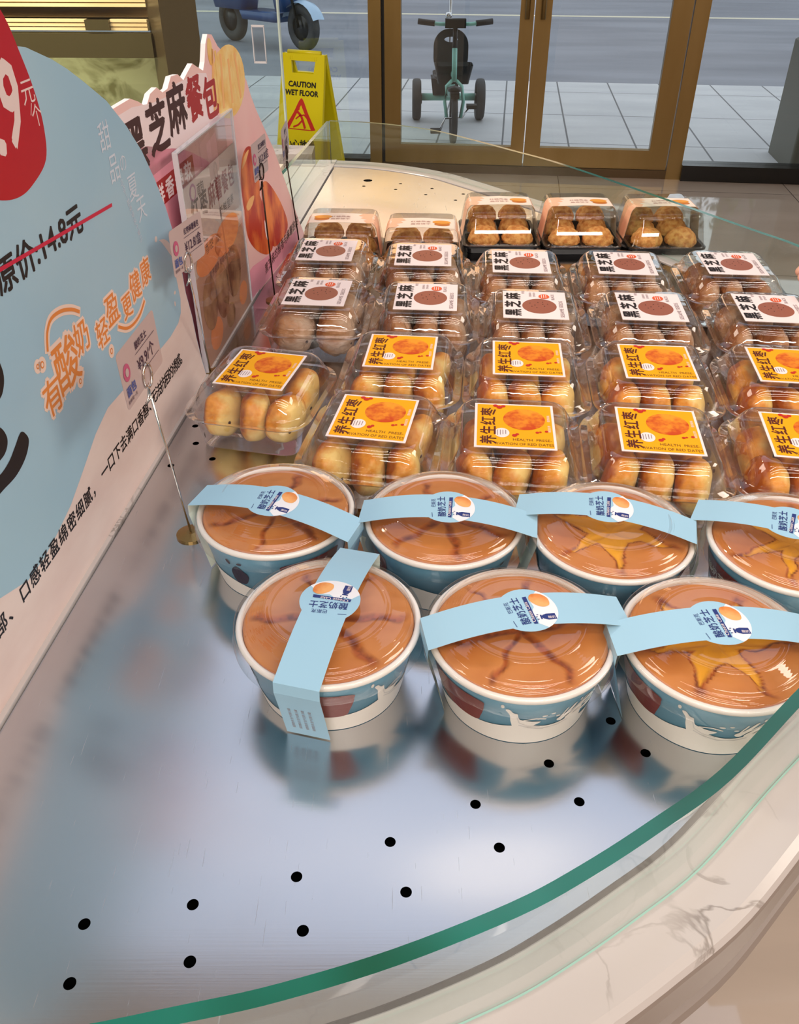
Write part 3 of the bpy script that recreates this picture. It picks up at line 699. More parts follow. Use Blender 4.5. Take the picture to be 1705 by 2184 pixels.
# ================================================================== CAKE TUBS
def tr_(z): return .0545 + (.0665 - .0545) * z / .058
def tub_bowl_mesh():
    b = MB()
    b.lathe([(0, .003), (.052, .003), (.0545, 0), (tr_(.055), .055)], m_tubblue, 72)
    b.lathe([(.0640, .0565), (.0648, .0548), (.0670, .0546), (.0684, .0560), (.0685, .0580), (.0674, .0596), (.0652, .0597), (.0640, .0585)], m_rim, 72, closed=True)
    b.lathe([(.0642, .058), (.052, .006), (0, .006)], m_rim, 72)
    a = Art(.006); S = .061                      # artwork x = arc length on a radius of S
    fn = lambda x, y, l: ((tr_(y) + .00012 + .00016 * l) * math.cos(x / S - PI / 2), (tr_(y) + .00012 + .00016 * l) * math.sin(x / S - PI / 2), y)
    C_ = 2 * PI * S
    top = []
    n = 120
    for i in range(n + 1):
        x = -C_ / 2 + C_ * i / n; y = .019 + .006 * math.sin(x * 33 + 1.2) + .002 * math.sin(x * 90)
        if .0 < x < .052: y = .023 + .011 * (abs(x - .026) / .026) ** 2
        top.append((x, y))
    for i in range(n): a.poly([(top[i][0], .0005), (top[i + 1][0], .0005), top[i + 1], top[i]], m_tubwhite, 1)
    # crown splash
    for pts in ([(.0, .022), (-.003, .030), (-.004, .038), (-.007, .044), (-.0045, .045), (-.0015, .041), (.001, .0405), (.002, .036), (.004, .033), (.012, .031), (.018, .030), (.010, .024)],
                [(.040, .022), (.044, .030), (.052, .037), (.058, .041), (.0565, .043), (.048, .038), (.041, .032), (.037, .027)],
                [(.034, .026), (.040, .034), (.0435, .042), (.0415, .042), (.036, .034), (.030, .029)],
                [(.042, .020), (.052, .026), (.064, .029), (.0635, .0305), (.050, .029), (.040, .026)]):
        a.blob(pts, m_tubwhite, 2)
    for x, y, rx, ry in ((-.009, .0475, .0012, .0022), (.020, .037, .002, .001), (.026, .0385, .0016, .0009), (.047, .044, .001, .0018), (.061, .045, .0014, .002), (.030, .034, .0018, .0009), (.055, .033, .0022, .0008), (.016, .034, .001, .0007)):
        a.ell(x, y, rx, ry, m_tubwhite, 2, 10)
    a.stroke([(.003, .026), (.010, .0225), (.020, .020), (.032, .021), (.040, .0235)], .0009, m_tubshade, 3)
    a.stroke([(.001, .036), (.003, .029), (.009, .025), (.018, .0235)], .0007, m_tubshade, 3)
    for q in ([(.036, .030), (.045, .037), (.053, .0445)], [(.040, .028), (.050, .034), (.062, .0385)], [(.046, .024), (.056, .0275), (.070, .0285)], [(.006, .0325), (.014, .0345), (.021, .033)], [(.033, .031), (.0365, .040)]):
        a.stroke([(p.x, p.y) for p in spline([(x, y, 0) for x, y in q], 5)], .0012, m_tubwhite, 2)
    # dark patch left of the splash, and one on the far side with lettering
    for o in (-.072, .118):
        a.blob([(o, .046), (o + .045, .046), (o + .050, .040), (o + .047, .026), (o + .044, .020), (o + .030, .019), (o + .012, .021), (o + .001, .026), (o - .003, .038)], m_tubbrown, 3)
        if o > 0: a.text('酸奶芝士', o + .004, .030, .0095, m_tubwhite, 4, bold=.02)
    else: a.blob([(o + .004, .036), (o + .012, .033), (o + .016, .036), (o + .012, .030), (o + .006, .031)], m_tubwhite, 4)
    for i in range(3): a.text('净含量:120克 冷藏保存', .088 - .0035 * i, .014, .0026, M_black, 2, PI / 2)
    a.blob([(-.118, .02), (-.108, .02), (-.104, .03), (-.108, .036), (-.114, .040), (-.120, .032)], mat('tub_dark_cow', srgb(44, 28, 48), .4), 3)
    a.ell(-.121, .043, .0018, .003, MATS['tub_dark_cow'], 3, 10, .5); a.ell(-.110, .044, .0026, .0014, MATS['tub_dark_cow'], 3, 10, .3)
    a.into(b, fn)
    return b.mesh('paper_bowl')
def tub_lid_mesh():
    b = MB()
    b.lathe([(.0712, .0455), (.0716, .050), (.0705, .0565), (.0700, .0605), (.0685, .0618), (.0655, .0612), (.0640, .0612), (.0625, .0655), (.0600, .0672), (.0580, .0675), (.0573, .0686), (.0562, .0682), (.0553, .0694), (.0541, .0690), (.0532, .0703), (.0520, .0699), (.0511, .0712), (.0498, .0708), (.0489, .0721), (.0476, .0717), (.0467, .0730), (.0450, .0733), (.0438, .0722), (.0420, .0721), (.0410, .0727), (.0395, .0723), (.030, .0728), (.015, .0731), (0.0001, .0732)], M_lid, 72)
    return b.mesh('clear_lid')
BW = .0165
def band_mesh():
    prof = [(-.0612, .0012), (-.0708, .040), (-.0752, .057), (-.0748, .0665)]
    top = [(-.0735 + .147 * i / 24,   .0665 + .0125 * (1 - ((i - 12) / 12) ** 2)) for i in range(1, 24)]
    prof = prof + top + [(.0748, .0665), (.0752, .057), (.0708, .040), (.0612, .0012)]
    cum = [0]
    for i in range(1, len(prof)): cum.append(cum[-1] + math.dist(prof[i], prof[i - 1]))
    half = cum[-1] / 2
    def fn(x, y, l):
        a = min(max(x + half, 0), cum[-1] - 1e-9); i = max(j for j in range(len(cum)) if cum[j] <= a); i = min(i, len(prof) - 2)
        t = (a - cum[i]) / (cum[i + 1] - cum[i]); p = Vector(prof[i]).lerp(Vector(prof[i + 1]), t)
        d = (Vector(prof[i + 1]) - Vector(prof[i])).normalized(); p = p + Vector((-d.y, d.x)) * (.00016 * l)
        return (p.x, y, p.y)
    a = Art(.006); xs = [c - half for c in cum]
    for i in range(len(xs) - 1):
        for lay, m in ((0, m_bandin), (1, m_band)):
            q = [(xs[i], -BW), (xs[i + 1], -BW), (xs[i + 1], BW), (xs[i], BW)]; a.tri(tuple(q), lay, m)
    RD = .0222
    for lay, m in ((1.2, m_band), (.2, m_bandin)): a.ell(0, 0, RD, RD, m, lay, 40)
    # milky right side of the disc
    th0 = [R(x) for x in range(-62, 63, 6)]
    a.poly([(RD * math.cos(t), RD * math.sin(t)) for t in th0] + [(.004, .010), (.0055, .002), (.002, -.004), (.005, -.010), (.0045, -.015)], m_bandwhite, 2)
    a.blob([(.0060, .0150), (.0125, .0155), (.0178, .0105), (.0175, .0035), (.0130, .0015), (.0080, .0035), (.0040, .0095)], m_pbun, 3)
    a.text('酸奶芝士', -.0012, -.0145, .0074, m_navy, 3, PI / 2 + .12, .95, .012, adv=.0072)
    a.poly([(.0058 + q[0] - .0050, q[1]) for q in [(.0002, -.0150), (.0030, -.0152), (.0018, .0135), (-.0012, .0130)]], m_navy, 3)
    a.text('Cheese Cake', .0028, -.0135, .0040, m_lwhite, 4, PI / 2 + .05, .98)
    a.text('巴斯克', -.0108, -.002, .0040, m_navy, 3, PI / 2 + .12)
    a.stroke([(-.0128, -.010), (-.0118, -.016)], .0004, m_navy, 3)
    a.poly([(.0080, -.0088), (.0092, -.0070), (.0120, -.0060), (.0185, -.0060), (.0188, -.0118), (.0125, -.0122), (.0092, -.0108)], m_navy, 3)
    a.rect(.0072, -.0112, .0084, -.0068, m_navy, 3); a.text('酸奶', .0125, -.0108, .0028, m_lwhite, 4)
    for q in ((.0055, -.0065), (.0046, -.0085), (.0052, -.0110)): a.ell(q[0], q[1], .0009, .0004, m_navy, 3, 8)
    for r in range(4): a.text('保质期3天 生产日期 冷藏', -half + .010, .008 - .005 * r, .0026, m_grey, 3, 0)
    b = MB(); a.into(b, fn); return b.mesh('paper_sleeve')
def cake_mesh(seed, opening):
    rnd = random.Random(seed); n, k = 150, 46; RR = .0634
    rays = [(2 * PI * i / 6 + rnd.uniform(-.18, .18) + seed, rnd.uniform(.6, 1.3), rnd.uniform(0, 9)) for i in range(6)]
    vs = []; cr = []; ye = []
    for j in range(k + 1):
        r = RR * j / k
        for i in range(n):
            a = 2 * PI * i / n
            x, y = r * math.cos(a), r * math.sin(a); best = 9; 
            for ra, w, ph in rays:
                aa = ra + .16 * noise.noise(Vector((r * 60, ph, 0)))
                d = (a - aa + PI) % (2 * PI) - PI
                if abs(d) < PI / 2:
                    lat = abs(math.sin(d)) * r; best = min(best, lat / w)
            nz = noise.noise(Vector((x * 90, y * 90, seed)))
            fade = max(0, min(1, (RR * .97 - r) / .008))
            wd = .0044 + .002 * nz
            c = max(0, 1 - (best / wd) ** 2) * fade if best < wd else 0
            yy = 0
            if opening:
                wy = opening * max(0, 1 - r / (RR * .80)) * .0150 + .0006
                wy *= 1 + .5 * nz
                if r < RR * .80 and best < wy: yy = min(1, (wy - best) / .0018)
                if r < RR * .80: c = max(c, 1 if wy < best < wy + .0016 else 0)
            z = .0578 + .0012 * (1 - (r / RR) ** 2) + .0006 * nz + .0007 * noise.noise(Vector((x * 40, y * 40, seed + 5)))
            z -= .0011 * c + .0016 * yy
            if j == k: z -= .0015
            vs.append((x, y, z)); cr.append(c); ye.append(yy)
    fs = []
    for j in range(k):
        for i in range(n):
            q = (i + 1) % n; fs.append((j * n + i, (j + 1) * n + i, (j + 1) * n + q, j * n + q))
    # side down into the bowl
    o = len(vs)
    for i in range(n): a = 2 * PI * i / n; vs.append((.0535 * math.cos(a), .0535 * math.sin(a), .010)); cr.append(0); ye.append(0)
    for i in range(n): q = (i + 1) % n; fs.append((k * n + i, o + i, o + q, k * n + q))
    me = bpy.data.meshes.new('cake'); me.from_pydata(vs, [], fs)
    ca = me.color_attributes.new('crust', 'FLOAT_COLOR', 'POINT')
    for i in range(len(vs)): ca.data[i].color = (cr[i], ye[i], 0, 1)
    for p in me.polygons: p.use_smooth = True
    me.materials.append(M_cake); me.update(); return me
M_cake = mat('caramel_cake_top', srgb(206, 140, 84), 0.42)
def cake_nodes(m):
    at = N(m, 'ShaderNodeVertexColor', layer_name='crust'); sp = N(m, 'ShaderNodeSeparateColor'); L(m, at.outputs[0], sp.inputs[0])
    tc = N(m, 'ShaderNodeTexCoord'); ns = N(m, 'ShaderNodeTexNoise'); ns.inputs['Scale'].default_value = 22; ns.inputs['Detail'].default_value = 5; L(m, tc.outputs['Object'], ns.inputs[0])
    rp = N(m, 'ShaderNodeValToRGB'); e = rp.color_ramp.elements; e[0].position = .3; e[1].position = .75
    e[0].color = (*srgb(206, 136, 72), 1); e[1].color = (*srgb(184, 106, 44), 1); L(m, ns.outputs[0], rp.inputs[0])
    n2 = N(m, 'ShaderNodeTexNoise'); n2.inputs['Scale'].default_value = 150; L(m, tc.outputs['Object'], n2.inputs[0])
    r2 = N(m, 'ShaderNodeValToRGB'); e = r2.color_ramp.elements; e[0].position = .4; e[1].position = .6
    e[0].color = (*srgb(168, 84, 34), 1); e[1].color = (*srgb(116, 48, 18), 1); L(m, n2.outputs[0], r2.inputs[0])
    m1 = N(m, 'ShaderNodeMix', data_type='RGBA'); L(m, sp.outputs[0], m1.inputs[0]); L(m, rp.outputs[0], m1.inputs[6]); L(m, r2.outputs[0], m1.inputs[7])
    m2 = N(m, 'ShaderNodeMix', data_type='RGBA'); L(m, sp.outputs[1], m2.inputs[0]); L(m, m1.outputs[2], m2.inputs[6]); m2.inputs[7].default_value = (*srgb(232, 168, 50), 1)
    L(m, m2.outputs[2], bsdf(m).inputs['Base Color'])
cake_nodes(M_cake)
ME_bowl, ME_tlid, ME_band = tub_bowl_mesh(), tub_lid_mesh(), band_mesh()
TUBS = [  # x, y, band angle, bowl angle, crack seed, opening, label, where
 (-0.108, 0.603, -20, 80, 1.3, 0, 'cake tub at left end of back row, its sleeve slanting down to the right', 'the leftmost tub of the back row'),
 (0.0385, 0.590, -8, 150, .75, 0, 'blue and white cake tub in back row with closed brown cake, second from left', 'the second tub of the back row'),
 (0.1795, 0.5725, -15, 120, 2.6, 1.0, 'blue and white cake tub in back row with yellow star crack in its cake', 'the tub with the yellow star crack in the back row'),
 (0.326, 0.556, -28, 150, 3.4, .8, 'blue and white cake tub at right end of back row, cut by the photo edge', 'the rightmost tub of the back row'),
 (-0.0525, 0.463, 75.6, 40, 2.1, 0, 'front cake tub with its blue sleeve running lengthwise towards the viewer', 'the front tub whose sleeve runs towards the viewer'),
 (0.0885, 0.4515, 9, -8, 4.4, 0, 'middle cake tub of the front row, sleeve crosswise, closed brown cake', 'the middle tub of the front row'),
 (0.2290, 0.4415, 3, -28, 5.3, 1.0, 'right cake tub of the front row beside the green glass edge, split yellow cake', 'the right tub of the front row')]
SL = [(.001, -.016), (.0025, -.012), (-.006, .006), (-.007, 0), (.002, -.001), (.003, 0), (-.004, -.003)]
for (x, y, ba, ca, seed, op, lab, wh), sl in zip(TUBS, SL):
    t = empty('cake_tub', (x, y, CZ), 0, lab, 'cake tub', 'yogurt cheesecake tubs')
    link('paper_bowl', ME_bowl, t, rot=(0, 0, R(ca))); link('clear_lid', ME_tlid, t); link('paper_sleeve', ME_band, t, (sl[0], sl[1], 0), (0, 0, R(ba)))
    c = link('cheesecake', cake_mesh(seed, op), None, (x, y, CZ))
    tag(c, 'round caramel-brown cracked cheesecake inside ' + wh, 'cake', 'cheesecakes in the tubs')

# ================================================================== POSTERS
def plane_fn(ox, oy, ang, off=0.0):
    e = Vector((math.sin(R(ang)), math.cos(R(ang)), 0)); nn = Vector((e.y, -e.x, 0))     # facing +x
    return lambda s, h, l: Vector((ox, oy, CZ)) + e * s + Vector((0, 0, h)) + nn * (off + .00008 * l)
def board(mb, outline, fn, thick, m, mside):
    """outline (s,h) counter-clockwise; front at layer 0, back thick behind"""
    n = len(outline); tri = tessellate_polygon([[Vector((x, y, 0)) for x, y in outline]])
    F = [fn(x, y, 0) for x, y in outline]; nn = (fn(0, 0, 1000) - fn(0, 0, 0)).normalized(); B = [p - nn * thick for p in F]
    mb.add(F + B, [tuple(t) for t in tri], m); mb.add(F + B, [tuple(i + n for i in t) for t in tri], mside)
    mb.add(F + B, [(i, (i + 1) % n, (i + 1) % n + n, i + n) for i in range(n)], mside)
m_pblue = noisy('poster_sky_blue', srgb(168, 204, 224), srgb(156, 196, 222), scale=4, rough=0.38)
m_pblue2 = P_('poster_deeper_blue', (150, 190, 232), 0.38)
m_milk = noisy('poster_milk', srgb(240, 222, 216), srgb(226, 202, 196), scale=6, rough=0.4, stretch=(1, 1, 3)); m_foam = P_('foam_board_edge', (240, 240, 244), 0.5)
m_pred = P_('poster_red', (186, 0, 24), 0.36); m_strike = P_('poster_strike_red', (206, 24, 66)); m_pale = P_('poster_pale_text', (214, 224, 240)); m_or = P_('poster_orange_text', (232, 140, 66)); m_glow = P_('poster_text_border', (246, 218, 204))
fnA = plane_fn(-.296, .42, 5.47, 0.0)
bp = MB()
outA = [(-.15, 0), (.552, 0), (.545, .022), (.536, .060), (.532, .090), (.523, .122), (.521, .158), (.514, .192), (.502, .225), (.484, .258), (.462, .290), (.435, .318), (.400, .346), (.362, .367), (.335, .381), (.312, .391), (.275, .404),
        (.20, .418), (.10, .415), (.0, .385), (-.08, .32), (-.13, .23), (-.15, .12)]
board(bp, outA, fnA, .005, m_pblue, m_foam)
a = Art()
a.poly([(-.149, .001), (.551, .001), (.544, .022), (.535, .060), (.531, .090), (.522, .122), (.520, .150), (.513, .165), (.508, .180), (.503, .170), (.500, .150), (.503, .122), (.497, .108), (.484, .101), (.455, .098), (.425, .099), (.359, .101), (.31, .107),
        (.274, .109), (.24, .101), (.206, .087), (.17, .073), (.137, .066), (.11, .0625), (.083, .063), (.045, .078), (0, .095), (-.149, .12)], m_milk, 1)
a.blob([(.468, .200), (.474, .196), (.490, .180), (.500, .168), (.503, .150), (.509, .165), (.500, .184), (.484, .196)], m_milk, 1)
a.ell(.460, .204, .004, .003, m_milk, 1, 10); a.ell(.489, .135, .003, .002, m_milk, 1, 10); a.ell(.484, .124, .002, .003, m_milk, 1, 10)
disc = [(.251, .430), (.265, .400), (.273, .374), (.2745, .35), (.266, .329), (.238, .3185), (.213, .316), (.185, .322), (.152, .338), (.136, .37), (.145, .42), (.18, .452), (.222, .452)]
a.blob(disc, m_pred, 2)
m_dw = P_('poster_disc_white', (236, 216, 214))
a.text('9', .2155, .3475, .078, m_dw, 3, sx=.80, bold=.02, shear=0.12); a.text('.', .2005, .3475, .070, m_dw, 3, bold=.03); a.text('9', .158, .3475, .078, m_dw, 3, sx=.80, bold=.02, shear=.12)
a.text('元', .2515, .3705, .0185, m_dw, 3, sx=1.15); a.text('/', .2585, .362, .012, m_dw, 3, -.3); a.text('个', .260, .354, .0165, m_dw, 3)
a.text('原价:14.8元', .1545, .2655, .0262, M_black, 3, sx=1.16, bold=.03); a.stroke([(.150, .2815), (.368, .2655)], .0030, m_strike, 4)
for ch, x, y, z in (('甜', .381, .321, .026), ('品', .389, .292, .026), ('の', .411, .291, .018), ('夏', .424, .266, .026), ('天', .436, .242, .026)):
    a.text(ch, x, y, z, m_pale, 3, center=True, sx=1.0, bold=-.004)
a.text('与你一起享受这个夏日', .396, .279, .007, m_pale, 3, -PI / 2 + .35)
for ch, x, y, z in (('有', .187, .168, .032), ('酸', .222, .180, .046), ('奶', .256, .188, .030), ('轻', .296, .174, .027), ('盈', .325, .184, .031), ('更', .359, .173, .025), ('健', .386, .183, .029), ('康', .417, .186, .027)):
    a.text(ch, x, y, z, m_glow, 2, center=True, bold=.10, res=1); a.text(ch, x, y, z, m_or, 4, center=True, bold=.012)
for arc in ([(.197, .203), (.203, .215), (.214, .222), (.232, .221), (.250, .215), (.262, .208)], [(.331, .164), (.348, .155), (.366, .152), (.385, .154), (.401, .161)]):
    q = [(p.x, p.y) for p in spline([(x, y, 0) for x, y in arc], 4)]; a.stroke(q, .0085, m_glow, 2); a.stroke(q, .0030, m_or, 5)
for x, y, r in ((.177, .199, .0022), (.184, .197, .0030), (.306, .151, .0030), (.236, .156, .0026)):
    a.ell(x, y, r + .0035, r + .0035, m_glow, 2, 14); a.ell(x, y, r, r, m_or, 3, 14); a.ell(x, y, r - .0012, r - .0012, m_glow, 4, 12)
a.text('口感轻盈绵密细腻，', .0665, .0535, .0165, M_black, 3, bold=.022, adv=.0178); a.text('一口下去满口香醇、', .232, .0555, .0165, M_black, 3, bold=.022, adv=.0163)
a.text('无法抗拒的诱惑。', .372, .0570, .0165, M_black, 3, bold=.022, adv=.0142); a.text('部、', .028, .0535, .0165, M_black, 3, bold=.022, adv=.0178); a.text('选用新西兰进口芝士内', -.135, .0535, .0165, M_black, 3, bold=.022)
a.blob([(.078, .146), (.092, .144), (.110, .1435), (.127, .148), (.137, .156), (.136, .163), (.130, .168), (.118, .163), (.106, .158), (.092, .156), (.078, .158)], M_black, 3)
a.blob([(.080, .168), (.098, .165), (.108, .168), (.112, .175), (.108, .185), (.098, .190), (.080, .190)], M_black, 3)
a.blob([(.10, .205), (.118, .203), (.128, .210), (.131, .220), (.126, .230), (.10, .232)], M_black, 3)
a.into(bp, fnA)
tag(bp.build('shaped_poster'), 'large sky-blue rounded price poster with red disc standing along the counter edge', 'poster')

m_ppink = noisy('pink_poster', srgb(250, 210, 204), srgb(244, 190, 190), scale=5, rough=0.4); m_ppk2 = P_('pink_poster_deep', (240, 160, 180)); m_pdk = P_('poster_dark_brown', (70, 34, 30)); m_prd = P_('poster_title_red', (172, 44, 44))
m_pwhite = P_('poster_white_border', (250, 232, 236)); m_bigbun = noisy('printed_red_bun', srgb(250, 142, 66), srgb(188, 40, 16), scale=24, rough=0.35, detail=6, lo=.38, hi=.56, stretch=(1, 1, .45)); m_bunhi = P_('printed_bun_highlight', (250, 190, 120)); m_fry = noisy('printed_cheese_strips', srgb(252, 224, 150), srgb(246, 190, 96), scale=40, rough=0.4)
fnB = plane_fn(-.1694, 1.5194, 9.5, 0.0)
bp = MB()
outB = [(-.66, 0), (0, 0), (-.025, .028), (-.08, .098), (-.139, .174), (-.180, .215), (-.211, .247), (-.226, .266), (-.238, .286), (-.260, .306), (-.285, .320), (-.312, .329), (-.335, .340), (-.352, .355), (-.366, .357), (-.376, .348), (-.386, .330),
        (-.394, .322), (-.410, .328), (-.425, .334), (-.445, .327), (-.458, .322), (-.472, .330), (-.492, .331), (-.506, .321), (-.520, .320), (-.533, .327), (-.552, .324), (-.566, .314), (-.582, .322), (-.600, .328), (-.645, .326), (-.67, .28), (-.67, .1)]
board(bp, outB, fnB, .006, m_ppink, m_foam)
a = Art()
a.poly([(-.65, .245), (-.36, .258), (-.385, .318), (-.41, .322), (-.48, .322), (-.51, .314), (-.55, .315), (-.60, .320), (-.645, .318)], m_pwhite, 1)
a.blob([(-.65, .12), (-.62, .27), (-.53, .265), (-.45, .24), (-.39, .20), (-.37, .10), (-.42, .02), (-.6, .02)], m_ppk2, 1)
for ch, x, y, z, m_ in (('黑', -.606, .284, .054, m_pdk), ('芝', -.545, .291, .054, m_pdk), ('麻', -.488, .299, .054, m_pdk), ('餐', -.432, .299, .050, m_prd), ('包', -.380, .291, .050, m_prd)):
    a.text(ch, x, y, z, m_, 3, rot=.03, center=True, bold=.035, sx=1.04)
a.poly([(-.582, .2125), (-.462, .2175), (-.462, .2435), (-.582, .2395)], m_prd, 3); a.text('鲜香绵软', -.579, .2165, .0225, m_pwhite, 4, rot=.04, bold=.03, adv=.0285, sx=1.1)
a.ell(-.308, .296, .064, .042, m_fry, 2, 28)
for i in range(12):
    x = -.356 + .0088 * i; a.stroke([(x, .326 - .003 * (i % 4) + .012 * (i < 4)), (x + .016 * ((i * 7) % 5 - 2) / 2, .272 + .004 * (i % 3))], .0068, m_bunhi if i % 3 == 0 else m_fry, 3 + (i % 2))
a.ell(-.364, .338, .009, .015, m_fry, 3, 12)
K = lambda pts: [(x * .80 + .022, y * .985 - .012) for x, y in pts]
a.blob(K([(-.405, .190), (-.385, .215), (-.355, .222), (-.325, .212), (-.310, .185), (-.310, .150), (-.340, .132), (-.400, .140)]), m_bigbun, 2)
a.blob(K([(-.405, .140), (-.395, .152), (-.36, .160), (-.325, .155), (-.300, .130), (-.275, .09), (-.262, .055), (-.30, .052), (-.36, .075), (-.400, .105)]), m_bigbun, 3)
a.blob(K([(-.30, .150), (-.275, .158), (-.235, .140), (-.18, .100), (-.150, .060), (-.20, .048), (-.262, .055), (-.295, .10)]), m_bigbun, 2)
a.blob(K([(-.392, .148), (-.37, .154), (-.345, .152), (-.36, .142), (-.385, .140)]), m_bunhi, 4); a.blob(K([(-.30, .105), (-.292, .095), (-.285, .072), (-.290, .070), (-.30, .085)]), m_pwhite, 4)
a.blob(K([(-.395, .200), (-.375, .214), (-.350, .217), (-.37, .206)]), m_bunhi, 4)
a.poly([(-.36, .002), (-.04, .002), (-.05, .024), (-.10, .026), (-.20, .034), (-.29, .046), (-.36, .040)], m_ppk2, 1)
a.text('黑芝麻的醇香与麻薯的甜', -.236, .014, .0175, m_pdk, 3, rot=.085, bold=.01, adv=.0182)
a.into(bp, fnB)
tag(bp.build('shaped_poster'), 'pink cut-out bun poster with dark and red title standing behind the menu stand', 'poster')

# acrylic menu stand with a printed sheet inside
stand = empty('menu_stand', (-.2436, .973, CZ), 0, 'clear acrylic menu stand holding a grey-brown bun leaflet', 'sign holder')
e5 = Matrix.Rotation(R(90 - 5.47), 4, 'Z')            # local x along the sheet
def local(o): o.matrix_parent_inverse = Matrix.Identity(4)
st = MB()
for y_ in (-.0022, .0022): st.add([(0, y_, 0), (.235, y_, 0), (.235, y_, .265), (0, y_, .265)], [(0, 1, 2, 3)], M_acrylic, False, e5)
m_aedge = mat('acrylic_edge', srgb(214, 214, 222), .15)
for lo, hi in (((-.001, -.003, 0), (.001, .003, .266)), ((.234, -.003, 0), (.236, .003, .266)), ((0, -.003, .2645), (.235, .003, .2662))): st.box(lo, hi, m_aedge, e5)
st.box((.02, -.035, 0), (.215, .035, .0025), M_acrylic, e5)
st.build('acrylic_frame', stand)
m_leaf = P_('leaflet_grey', (206, 190, 184), 0.5); m_leaf2 = P_('leaflet_brown', (196, 150, 128), 0.5); m_leafbun = noisy('leaflet_bun_photo', srgb(196, 150, 110), srgb(132, 84, 62), scale=30, rough=.5); m_lred = P_('leaflet_title_red', (140, 66, 70)); m_ldk = P_('leaflet_title_dark', (92, 72, 74)); m_lor = P_('leaflet_bun_orange', (240, 150, 96))
a = Art(); a.rect(.003, .003, .232, .225, m_leaf, 0); a.rect(.003, .003, .232, .120, m_leaf2, 1)
a.text('红枣', .025, .180, .032, m_ldk, 2, bold=.02, adv=.035); a.text('麻薯餐包', .095, .180, .030, m_lred, 2, bold=.02, adv=.031); a.text('新/鲜/营/养', .135, .157, .014, m_ldk, 2); a.text('香/甜', .058, .134, .015, m_ldk, 2)
a.ell(.040, .213, .012, .010, P_('leaflet_logo', (170, 120, 150)), 2, 20); a.ell(.040, .213, .008, .007, m_leaf, 3, 20); a.text('面包', .056, .206, .014, m_ldk, 2)
for x, y, rx, ry, m in ((.07, .130, .055, .020, m_lor), (.155, .128, .060, .022, m_lor), (.05, .075, .030, .034, m_leafbun), (.105, .070, .030, .036, m_leafbun), (.165, .075, .036, .034, m_leafbun), (.060, .030, .028, .020, m_lor), (.13, .026, .022, .016, m_leafbun), (.20, .030, .022, .016, m_lor)):
    a.ell(x, y, rx, ry, m, 2 if ry < .03 else 3, 24)
a.text('营养健康 美味每一天', .06, .102, .011, m_ldk, 4)
lf = MB(); a.into(lf, lambda x, y, l: e5 @ Vector((x, -.0004 - .00015 * l, y))); lf.add([e5 @ Vector(v) for v in ((.003, .0004, .003), (.232, .0004, .003), (.232, .0004, .225), (.003, .0004, .225))], [(0, 1, 2, 3)], m_leaf)
lo_ = lf.build('leaflet'); lo_.location = (-.2436, .973, CZ); tag(lo_, 'printed bun leaflet held inside the clear acrylic stand', 'leaflet')

# price tags on wire holders
m_card = P_('price_card', (196, 176, 176), 0.32); m_cardprint = P_('card_print', (58, 34, 66)); m_rose = P_('card_rose', (196, 90, 130)); m_cblue = P_('card_blue', (70, 90, 160))
def price_tag(bx, by, tx, ty, tz, ang, w, h, tilt, name, price, label, dark=False, cx=0.0):
    t = empty('price_tag', (bx, by, CZ), 0, label, 'price tag', 'price tags on wire holders')
    wm = mat('dark_wire', srgb(56, 40, 34), .35, metal=.7) if dark else M_chrome
    e = Vector((math.sin(R(ang)), math.cos(R(ang)), 0)); nn = Vector((e.y, -e.x, 0))
    T0 = Vector((tx - bx, ty - by, tz))
    w_ = MB(); w_.tube([(0, 0, .002), T0 * .5, T0 - Vector((0, 0, .010))], .0011, wm, 8)
    for k in (-.0016, .0016):
        ring = [T0 + nn * k + e * .0085 * math.cos(q) + Vector((0, 0, .0105 * math.sin(q) + .003)) for q in [2 * PI * i / 20 for i in range(20)]]
        w_.tube(ring, .0010, wm, 6, True)
    w_.tube([T0 + nn * .0016 - e * .002 + Vector((0, 0, -.009)), T0 - e * .008 + nn * .004 - Vector((0, 0, .014)), T0 - e * .009 - Vector((0, 0, .019)), T0 - e * .003 - Vector((0, 0, .016)), T0 - Vector((0, 0, .010))], .0009, wm, 6)
    w_.build('wire_holder', t)
    f = MB(); f.lathe([(0, 0), (.014, 0), (.014, .002), (.004, .004), (0, .004)], M_gold, 24, smooth=False); f.build('base_disc', t)
    rt = R(tilt); C0 = T0 + Vector((0, 0, .020)) + e * cx
    def fn(x, y, l):
        a_ = x * math.cos(rt) - y * math.sin(rt); b_ = x * math.sin(rt) + y * math.cos(rt)
        return C0 + e * a_ + Vector((0, 0, b_)) + nn * .0003 * l
    a = Art(); q = [(p[0], p[1]) for p in rrect(w / 2, h / 2, .004, 0)]
    a.poly(q, m_card, .6)
    a.ell(-w * .36, h * .08, .0065, .0075, m_rose, 2, 20); a.ell(-w * .36, h * .08, .0032, .0036, m_card, 3, 14)
    a.text('面包', -w * .45, -h * .30, .0095, m_cblue, 2, bold=.03); a.text('新鲜每一天', -w * .46, -h * .42, .0038, m_cardprint, 2)
    a.text(name, -w * .08, h * .24, .0072, m_cardprint, 2, bold=.02, sx=.9); a.stroke([(-w * .10, h * .17), (w * .42, h * .17)], .0005, m_cardprint, 2)
    a.text(price, -w * .10, -h * .14, .0135, m_cardprint, 2, bold=.01, sx=.9); a.stroke([(-w * .02, -h * .22), (w * .44, -h * .22)], .0005, m_cardprint, 2)
    c = MB(); a.into(c, fn); board(c, q, lambda x, y, l: fn(x, y, 0), .0008, m_card, M_white)
    c.build('price_card', t)
    return t
price_tag(-.198, .642, -.212, .642, .165, 7, .082, .050, 3, '酸奶芝士', '¥9.9/个', 'price card for 9.9 on chrome wire stand in front of the blue poster', cx=-.004).children
